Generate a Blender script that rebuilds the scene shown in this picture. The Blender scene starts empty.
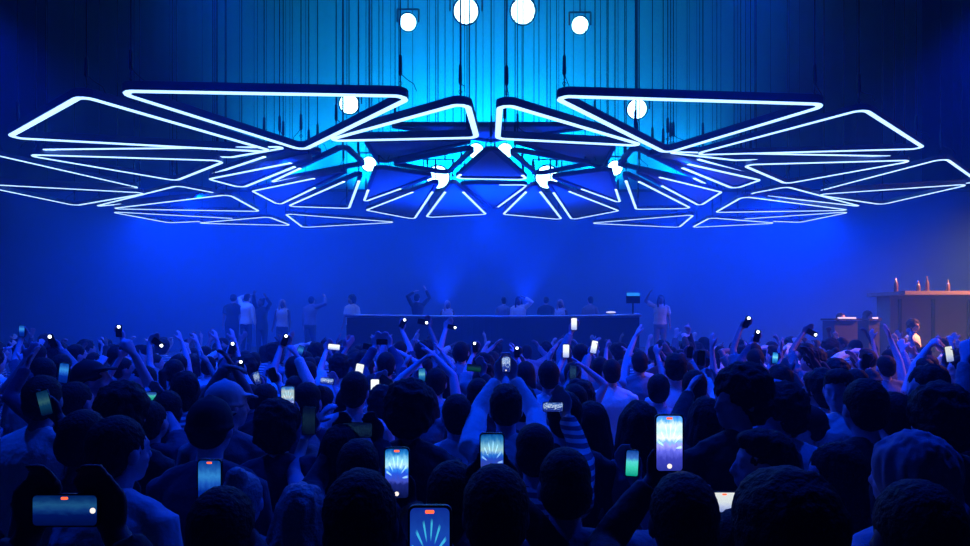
import bpy, math, random
from mathutils import Vector, Matrix, noise
C = bpy.context.scene.collection
F = 650.0; HX = 485.0; HY = 320.0; CZ = 2.15
def at(px, py, d): return Vector(((px-HX)*d/F, d, CZ+(HY-py)*d/F))

# ---------------------------------------------------------------- materials
def mat(name, col, rough=.6, metal=0, emit=None, es=0, bump=0, bscale=30, spec=.5, sheen=0, coat=0, vary=0, vscale=6):
    m = bpy.data.materials.new(name); m.use_nodes = True
    nt = m.node_tree; b = nt.nodes['Principled BSDF']
    b.inputs['Base Color'].default_value = (*col, 1); b.inputs['Roughness'].default_value = rough
    b.inputs['Metallic'].default_value = metal; b.inputs['Specular IOR Level'].default_value = spec
    b.inputs['Sheen Weight'].default_value = sheen; b.inputs['Coat Weight'].default_value = coat
    if emit:
        b.inputs['Emission Color'].default_value = (*emit, 1); b.inputs['Emission Strength'].default_value = es
    if bump or vary:
        tc = nt.nodes.new('ShaderNodeTexCoord'); n = nt.nodes.new('ShaderNodeTexNoise')
        n.inputs['Scale'].default_value = bscale; n.inputs['Detail'].default_value = 3
        nt.links.new(tc.outputs['Object'], n.inputs['Vector'])
    if bump:
        bp = nt.nodes.new('ShaderNodeBump'); bp.inputs['Strength'].default_value = bump; bp.inputs['Distance'].default_value = .01
        nt.links.new(n.outputs['Fac'], bp.inputs['Height']); nt.links.new(bp.outputs['Normal'], b.inputs['Normal'])
    if vary:
        n2 = nt.nodes.new('ShaderNodeTexNoise'); n2.inputs['Scale'].default_value = vscale
        nt.links.new(tc.outputs['Object'], n2.inputs['Vector'])
        mx = nt.nodes.new('ShaderNodeMix'); mx.data_type = 'RGBA'
        mx.inputs[6].default_value = (*[c*(1-vary) for c in col], 1); mx.inputs[7].default_value = (*[min(1, c*(1+vary)) for c in col], 1)
        nt.links.new(n2.outputs['Fac'], mx.inputs[0]); nt.links.new(mx.outputs[2], b.inputs['Base Color'])
    return m
M = {}
M['black_metal'] = mat('black_metal', (.012,.012,.02), .45, .0)
M['cable'] = mat('cable', (.01,.01,.012), .7)
M['housing'] = mat('frame_housing', (.08,.14,.34), .55)
M['infill'] = mat('infill_fabric', (.30,.42,.60), .9, bump=.2, bscale=60)
M['led'] = mat('led_diffuser', (.8,.8,.8), .5, emit=(.31,.60,1.0), es=2.5)
M['lens'] = mat('lamp_lens', (.8,.8,.8), .2, emit=(.22,.62,1.0), es=12)
M['floor'] = mat('floor_concrete', (.08,.08,.09), .5, vary=.3, vscale=2)
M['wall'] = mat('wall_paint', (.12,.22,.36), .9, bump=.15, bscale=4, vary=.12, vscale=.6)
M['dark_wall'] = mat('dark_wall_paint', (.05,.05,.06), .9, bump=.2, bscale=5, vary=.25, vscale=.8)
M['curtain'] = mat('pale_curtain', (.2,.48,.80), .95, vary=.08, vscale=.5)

# ---------------------------------------------------------------- helpers
def mesh(name, vs, fs, m=None, smooth=False):
    me = bpy.data.meshes.new(name); me.from_pydata([tuple(v) for v in vs], [], fs); me.update()
    for k in (m if isinstance(m, list) else [m] if m else []): me.materials.append(k)
    if smooth: me.polygons.foreach_set('use_smooth', [True]*len(me.polygons))
    return me
def link(name, me, parent=None, loc=None):
    o = bpy.data.objects.new(name, me); C.objects.link(o)
    if parent is not None: o.parent = parent
    if loc is not None: o.location = loc
    return o
def thing(name, label, cat, loc=(0,0,0), rz=0, group=None, me=None):
    o = bpy.data.objects.new(name, me); C.objects.link(o); o.location = loc; o.rotation_euler = (0,0,rz)
    o['label'] = label; o['category'] = cat
    if group: o['group'] = group
    return o
def struct(name, me, kind='structure', label=None):
    o = link(name, me); o['kind'] = kind
    if label: o['label'] = label
    return o
class MB:
    def __init__(s): s.v = []; s.f = []
    def add(s, vs, fs):
        b = len(s.v); s.v += [Vector(v) for v in vs]; s.f += [tuple(i+b for i in f) for f in fs]; return s
    def box(s, c, d, rot=None):
        c = Vector(c); d = Vector(d)/2; vs = []
        for z in (-1,1):
            for y in (-1,1):
                for x in (-1,1):
                    p = Vector((x*d.x, y*d.y, z*d.z)); vs.append(c + (rot @ p if rot else p))
        return s.add(vs, [(0,2,3,1),(4,5,7,6),(0,1,5,4),(2,6,7,3),(0,4,6,2),(1,3,7,5)])
    def tube(s, pts, rad, n=8, ref=None):
        pts = [Vector(p) for p in pts]; k = len(pts)
        if not isinstance(rad, (list, tuple)): rad = [rad]*k
        vs = []; fs = []
        A = None
        for i, p in enumerate(pts):
            T = (pts[min(i+1,k-1)] - pts[max(i-1,0)])
            if T.length < 1e-9: T = Vector((0,0,1))
            T.normalize()
            r0 = Vector(ref) if ref is not None else (A if A is not None else (Vector((1,0,0)) if abs(T.x) < .9 else Vector((0,1,0))))
            A = r0 - T*r0.dot(T)
            if A.length < 1e-6: A = T.orthogonal()
            A.normalize(); B = T.cross(A)
            ra = rad[i]; a, b = ra if isinstance(ra, (tuple, list)) else (ra, ra)
            for j in range(n):
                t = 2*math.pi*j/n; vs.append(p + A*(a*math.cos(t)) + B*(b*math.sin(t)))
        for i in range(k-1):
            for j in range(n):
                fs.append((i*n+j, i*n+(j+1)%n, (i+1)*n+(j+1)%n, (i+1)*n+j))
        fs.append(tuple(range(n-1,-1,-1))); fs.append(tuple((k-1)*n+j for j in range(n)))
        return s.add(vs, fs)
    def ell(s, c, r, rot=None, nu=12, nv=8):
        c = Vector(c); vs = []; fs = []
        for i in range(1, nv):
            ph = math.pi*i/nv
            for j in range(nu):
                t = 2*math.pi*j/nu
                p = Vector((r[0]*math.sin(ph)*math.cos(t), r[1]*math.sin(ph)*math.sin(t), r[2]*math.cos(ph)))
                vs.append(c + (rot @ p if rot else p))
        tp = Vector((0,0,r[2])); bt = Vector((0,0,-r[2]))
        vs += [c + (rot @ tp if rot else tp), c + (rot @ bt if rot else bt)]
        T = (nv-1)*nu; Bm = T+1
        for i in range(nv-2):
            for j in range(nu):
                fs.append((i*nu+j, (i+1)*nu+j, (i+1)*nu+(j+1)%nu, i*nu+(j+1)%nu))
        for j in range(nu):
            fs.append((T, j, (j+1)%nu)); fs.append((Bm, (nv-2)*nu+(j+1)%nu, (nv-2)*nu+j))
        return s.add(vs, fs)
    def mesh(s, name, m=None, smooth=False): return mesh(name, s.v, s.f, m, smooth)
    def build(s, name, m, parent=None, smooth=False, loc=None): return link(name, s.mesh(name, m, smooth), parent, loc)
# ---------------------------------------------------------------- the room
X0, X1, Y0, Y1, ZC = -21.5, 21.5, -6.0, 30.0, 17.6
YB = 27.0
struct('floor', MB().box(((X0+X1)/2, (Y0+Y1)/2, -.1), (X1-X0, Y1-Y0, .2)).mesh('floor', M['floor']))
struct('ceiling', MB().box(((X0+X1)/2, (Y0+Y1)/2, ZC+.1), (X1-X0, Y1-Y0, .2)).mesh('ceiling', M['dark_wall']))
def rib_wall(name, x0, x1, y, z0, z1, m, step=.5, amp=.08, depth=.3):
    vs = []; fs = []; n = int((x1-x0)/step*6)
    for i in range(n+1):
        x = x0+(x1-x0)*i/n; yy = y+amp*math.sin(2*math.pi*i/6)
        vs += [(x, yy, z0), (x, yy, z1)]
    for i in range(n): fs.append((2*i, 2*i+2, 2*i+3, 2*i+1))
    b = len(vs); vs += [(x0,y+depth,z0),(x1,y+depth,z0),(x1,y+depth,z1),(x0,y+depth,z1)]
    fs.append((b,b+3,b+2,b+1))
    return struct(name, mesh(name, vs, fs, m, True))
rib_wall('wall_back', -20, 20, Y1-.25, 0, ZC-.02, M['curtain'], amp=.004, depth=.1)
struct('wall_back_dark', MB().box((0, Y1-.05, ZC/2), (X1-X0, .15, ZC)).mesh('wall_back_dark', M['dark_wall']))
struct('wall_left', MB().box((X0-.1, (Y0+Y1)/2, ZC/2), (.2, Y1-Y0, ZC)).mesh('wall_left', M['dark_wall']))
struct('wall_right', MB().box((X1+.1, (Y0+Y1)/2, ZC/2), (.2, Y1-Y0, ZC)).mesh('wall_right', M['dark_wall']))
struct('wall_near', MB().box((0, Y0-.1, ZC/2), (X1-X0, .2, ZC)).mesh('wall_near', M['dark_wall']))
# the bulkhead wall below the lit curtain, its top edge stepping up to the sides
zt = at(485, 192, YB).z
lw = MB().box((0, YB+.15, zt/2), (X1-X0, .3, zt))
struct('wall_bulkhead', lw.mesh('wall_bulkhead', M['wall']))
struct('trim_1', MB().box((0, YB+.15, zt+.05), (X1-X0, .4, .1)).mesh('trim_1', M['dark_wall']))

# ---------------------------------------------------------------- suspended triangles
TRI = [ # corners in the photo frame, height above the lens, infill, label
 ((12,137),(83,97),(270,151), 3.5, 0, 'large light triangle at the far left whose left side is a wide cyan band'),
 ((122,92),(407,97),(302,149), 3.5, 0, 'biggest light triangle of the left half, flat top side, point hanging down'),
 ((331,140),(464,104),(475,137), 3.5, 0, 'left of the two central front light triangles, bright short right side'),
 ((503,105),(499,138),(640,145), 3.5, 0, 'right of the two central front light triangles, bright short left side'),
 ((558,97),(823,105),(667,152), 3.5, 0, 'biggest light triangle of the right half, flat top side, point hanging down'),
 ((697,154),(862,110),(921,148), 3.5, 0, 'large light triangle at the far right below the biggest one, wide cyan right side'),
 ((40,149.6),(285,147),(231,157), 3.55, 0, 'very thin light triangle just below the far left large one'),
 ((29,155),(222,161),(175,180), 3.45, 0, 'long light triangle with its blunt point down, under the far left large one'),
 ((139,188),(-15,153),(-60,179), 3.6, 0, 'light triangle cut by the left photo edge, upper of two'),
 ((144,193),(75,205),(-25,184), 3.4, 0, 'light triangle cut by the left photo edge, lower of two, blunt point down'),
 ((97,206),(178,186),(220,194), 3.5, 0, 'low light triangle on the left with its blunt point up'),
 ((114,208.5),(228,195),(258,211), 3.4, 0, 'flat light triangle on the left directly under the one with blunt point up'),
 ((113,212),(169,222.5),(243,219), 3.5, 0, 'thin light triangle with blunt point down in the lowest left row'),
 ((199,223),(268,217),(289,225), 3.45, 0, 'tiny thin light triangle in the lowest left row'),
 ((210,175),(285,150),(322,153), 3.6, 1, 'upper blue filled light triangle behind the tip of the biggest left one', ('x<',262)),
 ((210,179),(241,187),(312,159), 3.4, 1, 'blue filled light triangle under another filled one, left of centre', ('x<',292)),
 ((272,182),(344,149),(363,165), 3.7, 0, 'dark unlit looking open triangle frame left of centre before the cyan backdrop', ('x<',300)),
 ((253,191),(279,204),(346,172), 3.5, 1, 'blue filled light triangle pointing up to the right, left of centre', ('x<',316)),
 ((290,206),(360,175),(348,208), 3.45, 0, 'open light triangle with a lit right side, left of centre', ('y>',181)),
 ((287,214),(304,227),(394,222), 3.5, 0, 'long low light triangle ending in a fine tip at its right, left of centre'),
 ((367,142),(381,163),(472,142), 3.9, 1, 'solid blue triangle panel below the left central front light triangle', None),
 ((394,165),(472,150),(446,174), 3.75, 0, 'open dark triangle frame left of the middle with bright lamps behind', None),
 ((378,169),(431,177),(365,201), 3.6, 1, 'solid blue triangle panel left of the middle under a lamp', ('y>',189)),
 ((367,210),(413,218.5),(437,183), 3.5, 1, 'filled light triangle in the lowest row left of the middle, leaning right', ('y>',192)),
 ((428,217),(485,214),(453,183), 3.45, 1, 'filled upright light triangle in the lowest row just left of the middle', ('y>',192)),
 ((491,150),(525,179),(458,178), 3.6, 1, 'upright dark blue triangle at the very middle of the cluster', ('y>',175)),
 ((390,127),(600,127),(491,142), 4.6, 1, 'broad dark triangle behind the two central front light triangles', None),
 ((462,185),(526,185),(494,209), 3.7, 1, 'faint downward triangle directly below the middle one', ('x>',497)),
 ((504,214),(560,219),(534,185), 3.45, 1, 'filled upright light triangle in the lowest row just right of the middle', ('y>',192)),
 ((573,219),(618,210.6),(549,184), 3.5, 1, 'filled light triangle in the lowest row right of the middle, leaning left', ('y>',192)),
 ((553,178),(608,171),(619,202), 3.6, 1, 'solid blue triangle panel right of the middle under a lamp', ('y>',189)),
 ((512,152),(538,175),(590,165), 3.75, 0, 'open dark triangle frame right of the middle with bright lamps behind', None),
 ((513,142),(613,147),(602,168), 3.9, 1, 'solid blue triangle panel below the right central front light triangle', None),
 ((592,223),(678,227),(692,215), 3.5, 0, 'long low light triangle ending in a fine tip at its left, right of centre'),
 ((625,175),(637,209),(689,208), 3.45, 0, 'open light triangle with a lit left side, right of centre', ('y>',181)),
 ((637,172),(721,192),(700,205), 3.5, 1, 'blue filled light triangle pointing up to the left, right of centre', ('x>',663)),
 ((620,166),(635,150),(705,184), 3.7, 0, 'dark unlit looking open triangle frame right of centre before the cyan backdrop', ('x>',695)),
 ((660,158),(735,188),(759,180), 3.4, 1, 'blue filled light triangle under another filled one, right of centre', ('x>',685)),
 ((648,156),(668,151),(759,176.5), 3.6, 1, 'upper blue filled light triangle behind the tip of the biggest right one', ('x>',700)),
 ((694,227),(711,218),(774,223), 3.45, 0, 'tiny thin light triangle in the lowest right row'),
 ((848,212),(800,222),(734,219.7), 3.5, 0, 'thin light triangle with blunt point down in the lowest right row'),
 ((717,212),(744,197),(847,210), 3.4, 0, 'flat light triangle on the right directly under the one with blunt point up'),
 ((751,193.6),(786,187),(859,206), 3.5, 0, 'low light triangle on the right with its blunt point up'),
 ((746,165),(911,160.6),(787,183), 3.45, 0, 'long light triangle with its blunt point down, under the far right large one'),
 ((900,156.3),(668,152),(735,160), 3.55, 0, 'very thin light triangle just below the far right large one'),
 ((820,191),(943,159),(976,182), 3.6, 0, 'light triangle touching the right photo edge with a wide cyan right side'),
 ((819,194.5),(882,204),(967,184.5), 3.4, 0, 'light triangle near the right photo edge, blunt point down'),
]
def round_tri(P, rc, n=6):
    out = []; Q = []
    for i in range(3):      # push each corner out so that the rounded tip reaches the wanted point
        a, b, c = P[i-1], P[i], P[(i+1)%3]
        u = (a-b); v = (c-b); lu = u.length; lv = v.length; u.normalize(); v.normalize()
        th = max(.02, math.acos(max(-1, min(1, u.dot(v))))); t = min(rc/math.tan(th/2), .30, .3*lu, .3*lv); r = t*math.tan(th/2)
        Q.append(b - (u+v).normalized()*(r/math.sin(th/2)-r)*.65)
    P = Q
    for i in range(3):
        a, b, c = P[i-1], P[i], P[(i+1)%3]
        u = (a-b); v = (c-b); lu = u.length; lv = v.length; u.normalize(); v.normalize()
        th = max(.02, math.acos(max(-1, min(1, u.dot(v))))); t = min(rc/math.tan(th/2), .30, .3*lu, .3*lv)
        r = t*math.tan(th/2); bis = (u+v).normalized(); cen = b + bis*(r/math.sin(th/2))
        s = b+u*t; e = b+v*t
        for k in range(n+1):
            f = k/n; q = (s-cen).lerp(e-cen, f)
            if q.length < 1e-6: q = (b-cen)
            out.append(cen + q.normalized()*r)
    return out
def ring(path, w, z0, z1, m, name, shrink=0, on=None):
    k = len(path); vs = []; nrm = []
    area = sum(path[i].x*path[(i+1)%k].y - path[(i+1)%k].x*path[i].y for i in range(k))
    sg = 1 if area > 0 else -1
    for i in range(k):
        t = path[(i+1)%k]-path[i-1]; nrm.append(Vector((t.y, -t.x, 0)).normalized()*sg)
    for i, p in enumerate(path):
        o = p+nrm[i]*(w/2-shrink); q = p-nrm[i]*(w/2-shrink)
        for z in (z0, z1): vs += [Vector((o.x,o.y,p.z+z)), Vector((q.x,q.y,p.z+z))]
    fs = []
    for i in range(k):
        a = i*4; b = ((i+1)%k)*4
        if on and not on[i]: continue
        fs += [(a,b,b+1,a+1), (a+2,a+3,b+3,b+2), (a,a+2,b+2,b), (a+1,b+1,b+3,a+3)]
    if on:
        use = sorted({j for f in fs for j in f}); ix = {j: k for k, j in enumerate(use)}
        vs = [vs[j] for j in use]; fs = [tuple(ix[j] for j in f) for f in fs]
    return mesh(name, vs, fs, m)
W, HF = .13, .17
ZTOP = ZC-.02
tb = MB(); tb.tube([(0,0,0),(0,0,.05),(0,0,.09),(0,0,.13),(0,0,.36),(0,0,.40)], [.012,.012,.03,.03,.026,.008], 8)
tb.tube([(0,0,-.02),(.03,0,-.06),(0,0,-.12),(-.03,0,-.06),(0,0,-.02)], .006, 5)
tb_me = tb.mesh('turnbuckle', M['black_metal'], True)
lp = MB(); lp.tube([(0,0,.12),(.10,0,.04),(.22,0,-.02),(.27,0,-.13)], .007, 5); lp_me = lp.mesh('power_lead', M['cable'])
rr = random.Random(4)
for (a,b,c,h,fill,lab,*lit) in TRI:
    pts = [at(p[0], p[1], F*h/(HY-p[1])) for p in (a,b,c)]
    cen = sum(pts, Vector())/3
    t = thing('light_triangle', ('LED-edged '+lab) if len(lab.split()) < 16 else lab, 'light fitting', cen, 0, 'hanging light triangles')
    loc = [p-cen for p in pts]
    for p in loc: p.z = 0
    ar = abs((loc[1]-loc[0]).cross(loc[2]-loc[0]).z)/2; per = sum((loc[i]-loc[i-1]).length for i in range(3))
    W = .118 if a[1] < 141 and h == 3.5 and c[1] < 155 else .08 if cen.y > 16 else .09
    HF = .135 if W > .1 else .10
    rc = min(.17, .4*2*ar/per)
    path = round_tri(loc, rc)
    link('housing', ring(path, W, 0, HF, M['housing'], 'housing'), t)
    cond = lit[0] if lit else 1
    if cond is not None:
        sp = path
        if cond != 1:      # cut the sides into short pieces so that the lit length can stop part way
            sp = []
            for i in range(len(path)):
                p, q = path[i], path[(i+1)%len(path)]; n_ = max(1, int((q-p).length/.25)); sp += [p.lerp(q, j/n_) for j in range(n_)]
        def isl(i):
            w_ = (sp[i]+sp[(i+1)%len(sp)])/2+cen; X = HX+w_.x*F/w_.y; Y = HY-(w_.z-CZ)*F/w_.y
            return {'x<': X < cond[1], 'x>': X > cond[1], 'y>': Y > cond[1]}[cond[0]]
        on = [isl(i) for i in range(len(sp))] if cond != 1 else None
        link('led_strip', ring(sp, W-.004, -.012, -.001, M['led'], 'led_strip', .006, on), t)
    if fill:
        k = len(path); cc = sum(path, Vector())/k
        pp = [Vector((p.x, p.y, HF*.55)) for p in path]+[Vector((p.x, p.y, HF*.65)) for p in path]
        link('infill_panel', mesh('infill_panel', pp, [tuple(range(k)), tuple(range(2*k-1,k-1,-1))], M['infill']), t)
    for p in loc:
        q = p + (cen*0 - p)*.0
        inward = (-p).normalized()*.12 if p.length > .3 else Vector()
        q = p + inward
        L = ZTOP-cen.z-HF
        cb = MB().tube([(0,0,0),(0,0,L)], .0105 if h*F/(HY-100) else .01, 6).mesh('suspension_cable', M['cable'])
        o = link('suspension_cable', cb, t, (q.x,q.y,HF))
        e = bpy.data.objects.new('turnbuckle', tb_me); C.objects.link(e); e.parent = o; e.location = (0,0,.16)
        e2 = bpy.data.objects.new('power_lead', lp_me); C.objects.link(e2); e2.parent = o; e2.location = (0,0,.14); e2.rotation_euler = (0,0,rr.uniform(0,6.28))

# ---------------------------------------------------------------- lamps over the cluster
def lamp(px, py, d, r, lab, es='lens'):
    p = at(px, py, d)
    aim = (Vector((0, 4, 1.5))-p).normalized()
    t = thing('moving_head_lamp', lab, 'stage light', p, 0, 'bright lamps behind the cables')
    rot = aim.to_track_quat('Z','Y').to_matrix()
    b = MB(); prof = [(-.55,.6),(-.5,.85),(-.25,1.0),(-.02,1.15),(.04,1.15)]
    b.tube([rot @ Vector((0,0,z)) for z,_ in prof], [q*r for _,q in prof], 20); b.build('lamp_body', M['black_metal'], t)
    l = MB().tube([rot @ Vector((0,0,.042)), rot @ Vector((0,0,.06))], [r, r*.9], 24); l.build('lens', M[es], t)
    y = MB()
    for s in (-1,1): y.tube([(s*r*1.35,0,0),(s*r*1.35,0,r*1.6)], .03, 6)
    y.tube([(-r*1.35,0,r*1.6),(r*1.35,0,r*1.6)], .03, 6); y.build('yoke', M['black_metal'], t)
    MB().tube([(0,0,r*1.6),(0,0,ZTOP-p.z)], .022, 6).build('hanging_pole', M['black_metal'], t)
    return t, p, aim
LAMPS = [(408,22,22,.27,'round lamp left of the four along the top of the photo'),
 (466,11,23,.42,'larger round lamp second from the left at the photo top'),
 (523,11,23,.42,'larger round lamp third from the left at the photo top'),
 (580,25,22,.27,'round lamp right of the four along the top of the photo'),
 (349,104,24,.34,'lamp showing under the flat side of the biggest left light triangle'),
 (637,109,24,.34,'lamp showing under the flat side of the biggest right light triangle'),
 (369,164,24,.26,'lamp beside the solid blue panels left of the middle'),
 (438,177,25,.42,'low lamp under the open dark frame left of the middle'),
 (476,151,24.5,.28,'lamp just left above the middle upright triangle'),
 (505,151,24.5,.28,'lamp just right above the middle upright triangle'),
 (547,177,25,.42,'low lamp under the open dark frame right of the middle'),
 (615,168,24,.26,'lamp beside the solid blue panels right of the middle')]
for (x,y,d,r,l) in LAMPS: lamp(x,y,d,r,l)
# ---------------------------------------------------------------- people
V = Vector
def remesh(name, mb, voxel, m, smooth=2, fn=None):
    me = mesh('tmp', mb.v, mb.f)
    o = bpy.data.objects.new('tmp', me); C.objects.link(o)
    r = o.modifiers.new('r', 'REMESH'); r.mode = 'VOXEL'; r.voxel_size = voxel
    if smooth:
        q = o.modifiers.new('s', 'SMOOTH'); q.factor = .5; q.iterations = smooth
    dg = bpy.context.evaluated_depsgraph_get()
    out = bpy.data.meshes.new_from_object(o.evaluated_get(dg)); out.name = name
    C.objects.unlink(o); bpy.data.objects.remove(o); bpy.data.meshes.remove(me)
    if fn:
        n = len(out.vertices); co = [0.0]*(3*n); nr = [0.0]*(3*n)
        out.vertices.foreach_get('co', co); out.vertices.foreach_get('normal', nr)
        for i in range(n):
            p = V(co[3*i:3*i+3]); k = V(nr[3*i:3*i+3]); d = fn(p, k)
            co[3*i] += k.x*d; co[3*i+1] += k.y*d; co[3*i+2] += k.z*d
        out.vertices.foreach_set('co', co); out.update()
    out.materials.append(m)
    out.polygons.foreach_set('use_smooth', [True]*len(out.polygons))
    return out
def ik(a, t, l1, l2, pole):
    d = t-a; L = min(d.length, (l1+l2)*.995); L = max(L, abs(l1-l2)+.05)
    u = d.normalized(); t = a+u*L
    x = (l1*l1-l2*l2+L*L)/(2*L); h = math.sqrt(max(0, l1*l1-x*x))
    p = pole - u*pole.dot(u)
    if p.length < 1e-4: p = u.orthogonal()
    return a+u*x+p.normalized()*h, t
def hand(mb, wrist, D, N, side, kind, s=1, fat=1.0):
    """wrist point, D along the fingers, N out of the palm, side +1 when the thumb lies towards +W."""
    D = D.normalized(); N = (N-D*N.dot(D)).normalized(); Wd = D.cross(N).normalized()*side
    P = lambda w, d, n: wrist+(Wd*w+D*d+N*n)*s
    mb.tube([P(0,-.02,0), P(0,.01,0), P(.003,.05,0), P(0,.09,.002), P(-.001,.10,.003)],
            [(.024*s,.019*s),(.028*s,.017*s),(.040*s,.015*s),(.040*s,.013*s),(.032*s,.009*s)], 10, Wd)
    fr = .0085*s*fat; L = [.072,.080,.074,.058]
    curl = {'open':.12,'relaxed':.55,'grip':.42,'fist':1.45,'point':1.45,'wave':.25}[kind]
    for i in range(4):
        w = .029-.019*i; b = P(w, .088-.004*abs(i-1.3), .001)
        c = curl if not (kind == 'point' and i == 0) else .05
        sp = (1.5-i)*(.10 if kind in ('open','wave') else .02)
        pts = [P(w,.07,0), b]; ang = c*.5; q = b
        for j, fl in enumerate((.45,.31,.24)):
            l = L[i]*fl*s; dr = D*math.cos(ang)+N*math.sin(ang)+Wd*sp
            q = q+dr.normalized()*l; pts.append(q); ang += c
        mb.tube(pts, [fr*1.1,fr*1.1,fr*1.02,fr*.95,fr*.75], 7)
    ta = .9 if kind in ('open','wave','relaxed') else .35
    gn = .5 if kind == 'grip' else 1; t0 = P(.022,.018,.004); t1 = P(.022+.032*ta+.008,.052,.012*gn); t2 = P(.022+.055*ta+.002,.078,(.020+.01*(1-ta))*gn); t3 = P(.02+.068*ta-.012*(1-ta),.098,.03*gn*gn)
    mb.tube([t0,t1,t2,t3], [.014*s*fat,.0125*s*fat,.0105*s*fat,.0075*s*fat], 7)
HAIRN = {}
def skeleton(P):
    h = P.get('h', 1.74); S = h/1.76; g = P.get('girth', 1.0); lx, ly = P.get('lean', (0,0))
    J = {'S': S, 'g': g}
    def sh(p):
        p = V(p)*S; k = max(0, p.z-.9*S)/(.6*S); return V((p.x+lx*k, p.y+ly*k, p.z))
    J['sh'] = sh
    J['neck'] = sh((0,.0,1.46)); J['neck2'] = sh((0,.026,1.545))
    J['head'] = J['neck2']+V((0,.012,.088))*S
    yaw = P.get('yaw', 0); pit = P.get('pitch', 0); rol = P.get('roll', 0)
    J['R'] = (Matrix.Rotation(yaw,3,'Z') @ Matrix.Rotation(pit,3,'X') @ Matrix.Rotation(rol,3,'Y'))
    for s, k in ((-1,'L'),(1,'R')):
        a = P.get(k, {}); up = a.get('t')
        shd = sh((s*.178*g,0,1.405+(.035 if a.get('raise') else 0)))
        J['s'+k] = shd
        T = V(up) if up is not None else sh((s*(.25+.02*g),.07,.86))
        pole = V(a.get('pole', (s*.9,-.25,-.5) if a.get('raise') else (s*.3,-1,0)))
        e, wv = ik(shd, T, .285*S, .255*S, pole)
        J['e'+k], J['w'+k] = e, wv
    return J
def head_geo(mb, J, face=True):
    S, R, c = J['S']*1.07, J['R'], J['head']
    P = lambda x,y,z: c + R @ (V((x,y,z))*S)
    mb.ell(P(0,-.012,.022), (.074*S,.094*S,.092*S), R, 18, 12)
    mb.ell(P(0,.022,-.025), (.062*S,.064*S,.082*S), R, 16, 12)
    mb.ell(P(0,.052,-.078), (.032*S,.030*S,.030*S), R)
    mb.ell(P(0,.066,.028), (.05*S,.020*S,.014*S), R)
    mb.tube([P(0,.080,.018),P(0,.094,-.008),P(0,.101,-.026),P(0,.090,-.036)], [.008*S,.009*S,.012*S,.010*S], 8)
    for s in (-1,1):
        mb.ell(P(s*.073,-.004,-.008), (.010*S,.020*S,.032*S), R)
        mb.ell(P(s*.029,.072,.006), (.014*S,.013*S,.010*S), R)
        mb.ell(P(s*.038,.056,-.03), (.020*S,.018*S,.018*S), R)
    mb.tube([P(-.024,.076,-.056),P(0,.088,-.053),P(.024,.076,-.056)], [.006*S,.009*S,.006*S], 6)
    mb.tube([P(-.020,.075,-.064),P(0,.085,-.065),P(.020,.075,-.064)], [.006*S,.009*S,.006*S], 6)
TORSO = [(.84,.125,.095,0),(.93,.168,.12,0),(1.02,.158,.11,0),(1.12,.145,.105,.005),(1.24,.165,.118,.005),(1.34,.182,.12,0),(1.405,.172,.10,0),(1.44,.125,.078,0),(1.475,.065,.06,.005)]
def torso_geo(mb, J, inf=0, top=1.475, bot=.84):
    sh, S, g = J['sh'], J['S'], J['g']
    T = [t for t in TORSO if bot-.01 <= t[0] <= top+.001]
    mb.tube([sh((0,t[3],t[0])) for t in T], [((t[1]*g+inf)*S, (t[2]*g+inf)*S) for t in T], 20, (1,0,0))
def traps(mb, J, inf=0):
    S, g = J['S'], J['g']
    for k in ('sL','sR'):
        n = J['neck']; p = J[k]
        mb.tube([n+V((0,0,.012*S)), n.lerp(p,.4)+V((0,0,.004*S)), p.lerp(n,.12)+V((0,0,-.002))], [(.050*S+inf,)*2, (.050*S*g+inf,)*2, (.050*S*g+inf,)*2], 10)
def limb(mb, pts, rad, n=10):
    out = []; rr = []
    for i in range(len(pts)-1):
        m = 3
        for j in range(m):
            f = j/m; out.append(pts[i].lerp(pts[i+1], f)); rr.append(rad[i]+(rad[i+1]-rad[i])*f)
    out.append(pts[-1]); rr.append(rad[-1]); mb.tube(out, rr, n)
def body_mesh(P, J, vox, m):
    mb = MB(); S, g, sh = J['S'], J['g'], J['sh']
    torso_geo(mb, J); traps(mb, J)
    mb.tube([J['neck']-V((0,0,.06*S)), J['neck']+V((0,0,.02)), J['neck2'], J['neck2']+V((0,.005,.05*S))], [.066*S*g,.056*S*g,.052*S,.052*S], 12)
    head_geo(mb, J)
    for s, k in ((-1,'L'),(1,'R')):
        a = P.get(k, {}); fs, e, w = J['s'+k], J['e'+k], J['w'+k]
        limb(mb, [fs-V((s*.03,0,.01)), fs, e, w], [.055*S*g,.052*S*g,.038*S*g,.026*S*g])
        mb.ell(e.lerp(w,.2), (.0375*S*g,)*3)
        D = V(a['D']) if 'D' in a else (w-e); N = V(a['N']) if 'N' in a else V((-s,.2,0))
        hand(mb, w, D, N, a.get('th', s), a.get('kind', 'relaxed'), S*a.get('hs',1), max(1, vox/.0095))
        hip = sh((s*.088,0,.90)); kn = V((s*.10,.02,.49))*S; an = V((s*.105,-.02,.085))*S
        limb(mb, [hip, kn, an], [.088*S*g,.056*S*g,.036*S*g])
        mb.ell(kn.lerp(an,.3)+V((0,-.02,0)), (.052*S*g,.05*S*g,.10*S))
        mb.ell((s*.115*S,.045*S,.042), (.044,.125,.042)); mb.ell((s*.108*S,-.035*S,.05), (.036,.045,.05))
    return remesh('person', mb, vox, m, 2)
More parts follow.
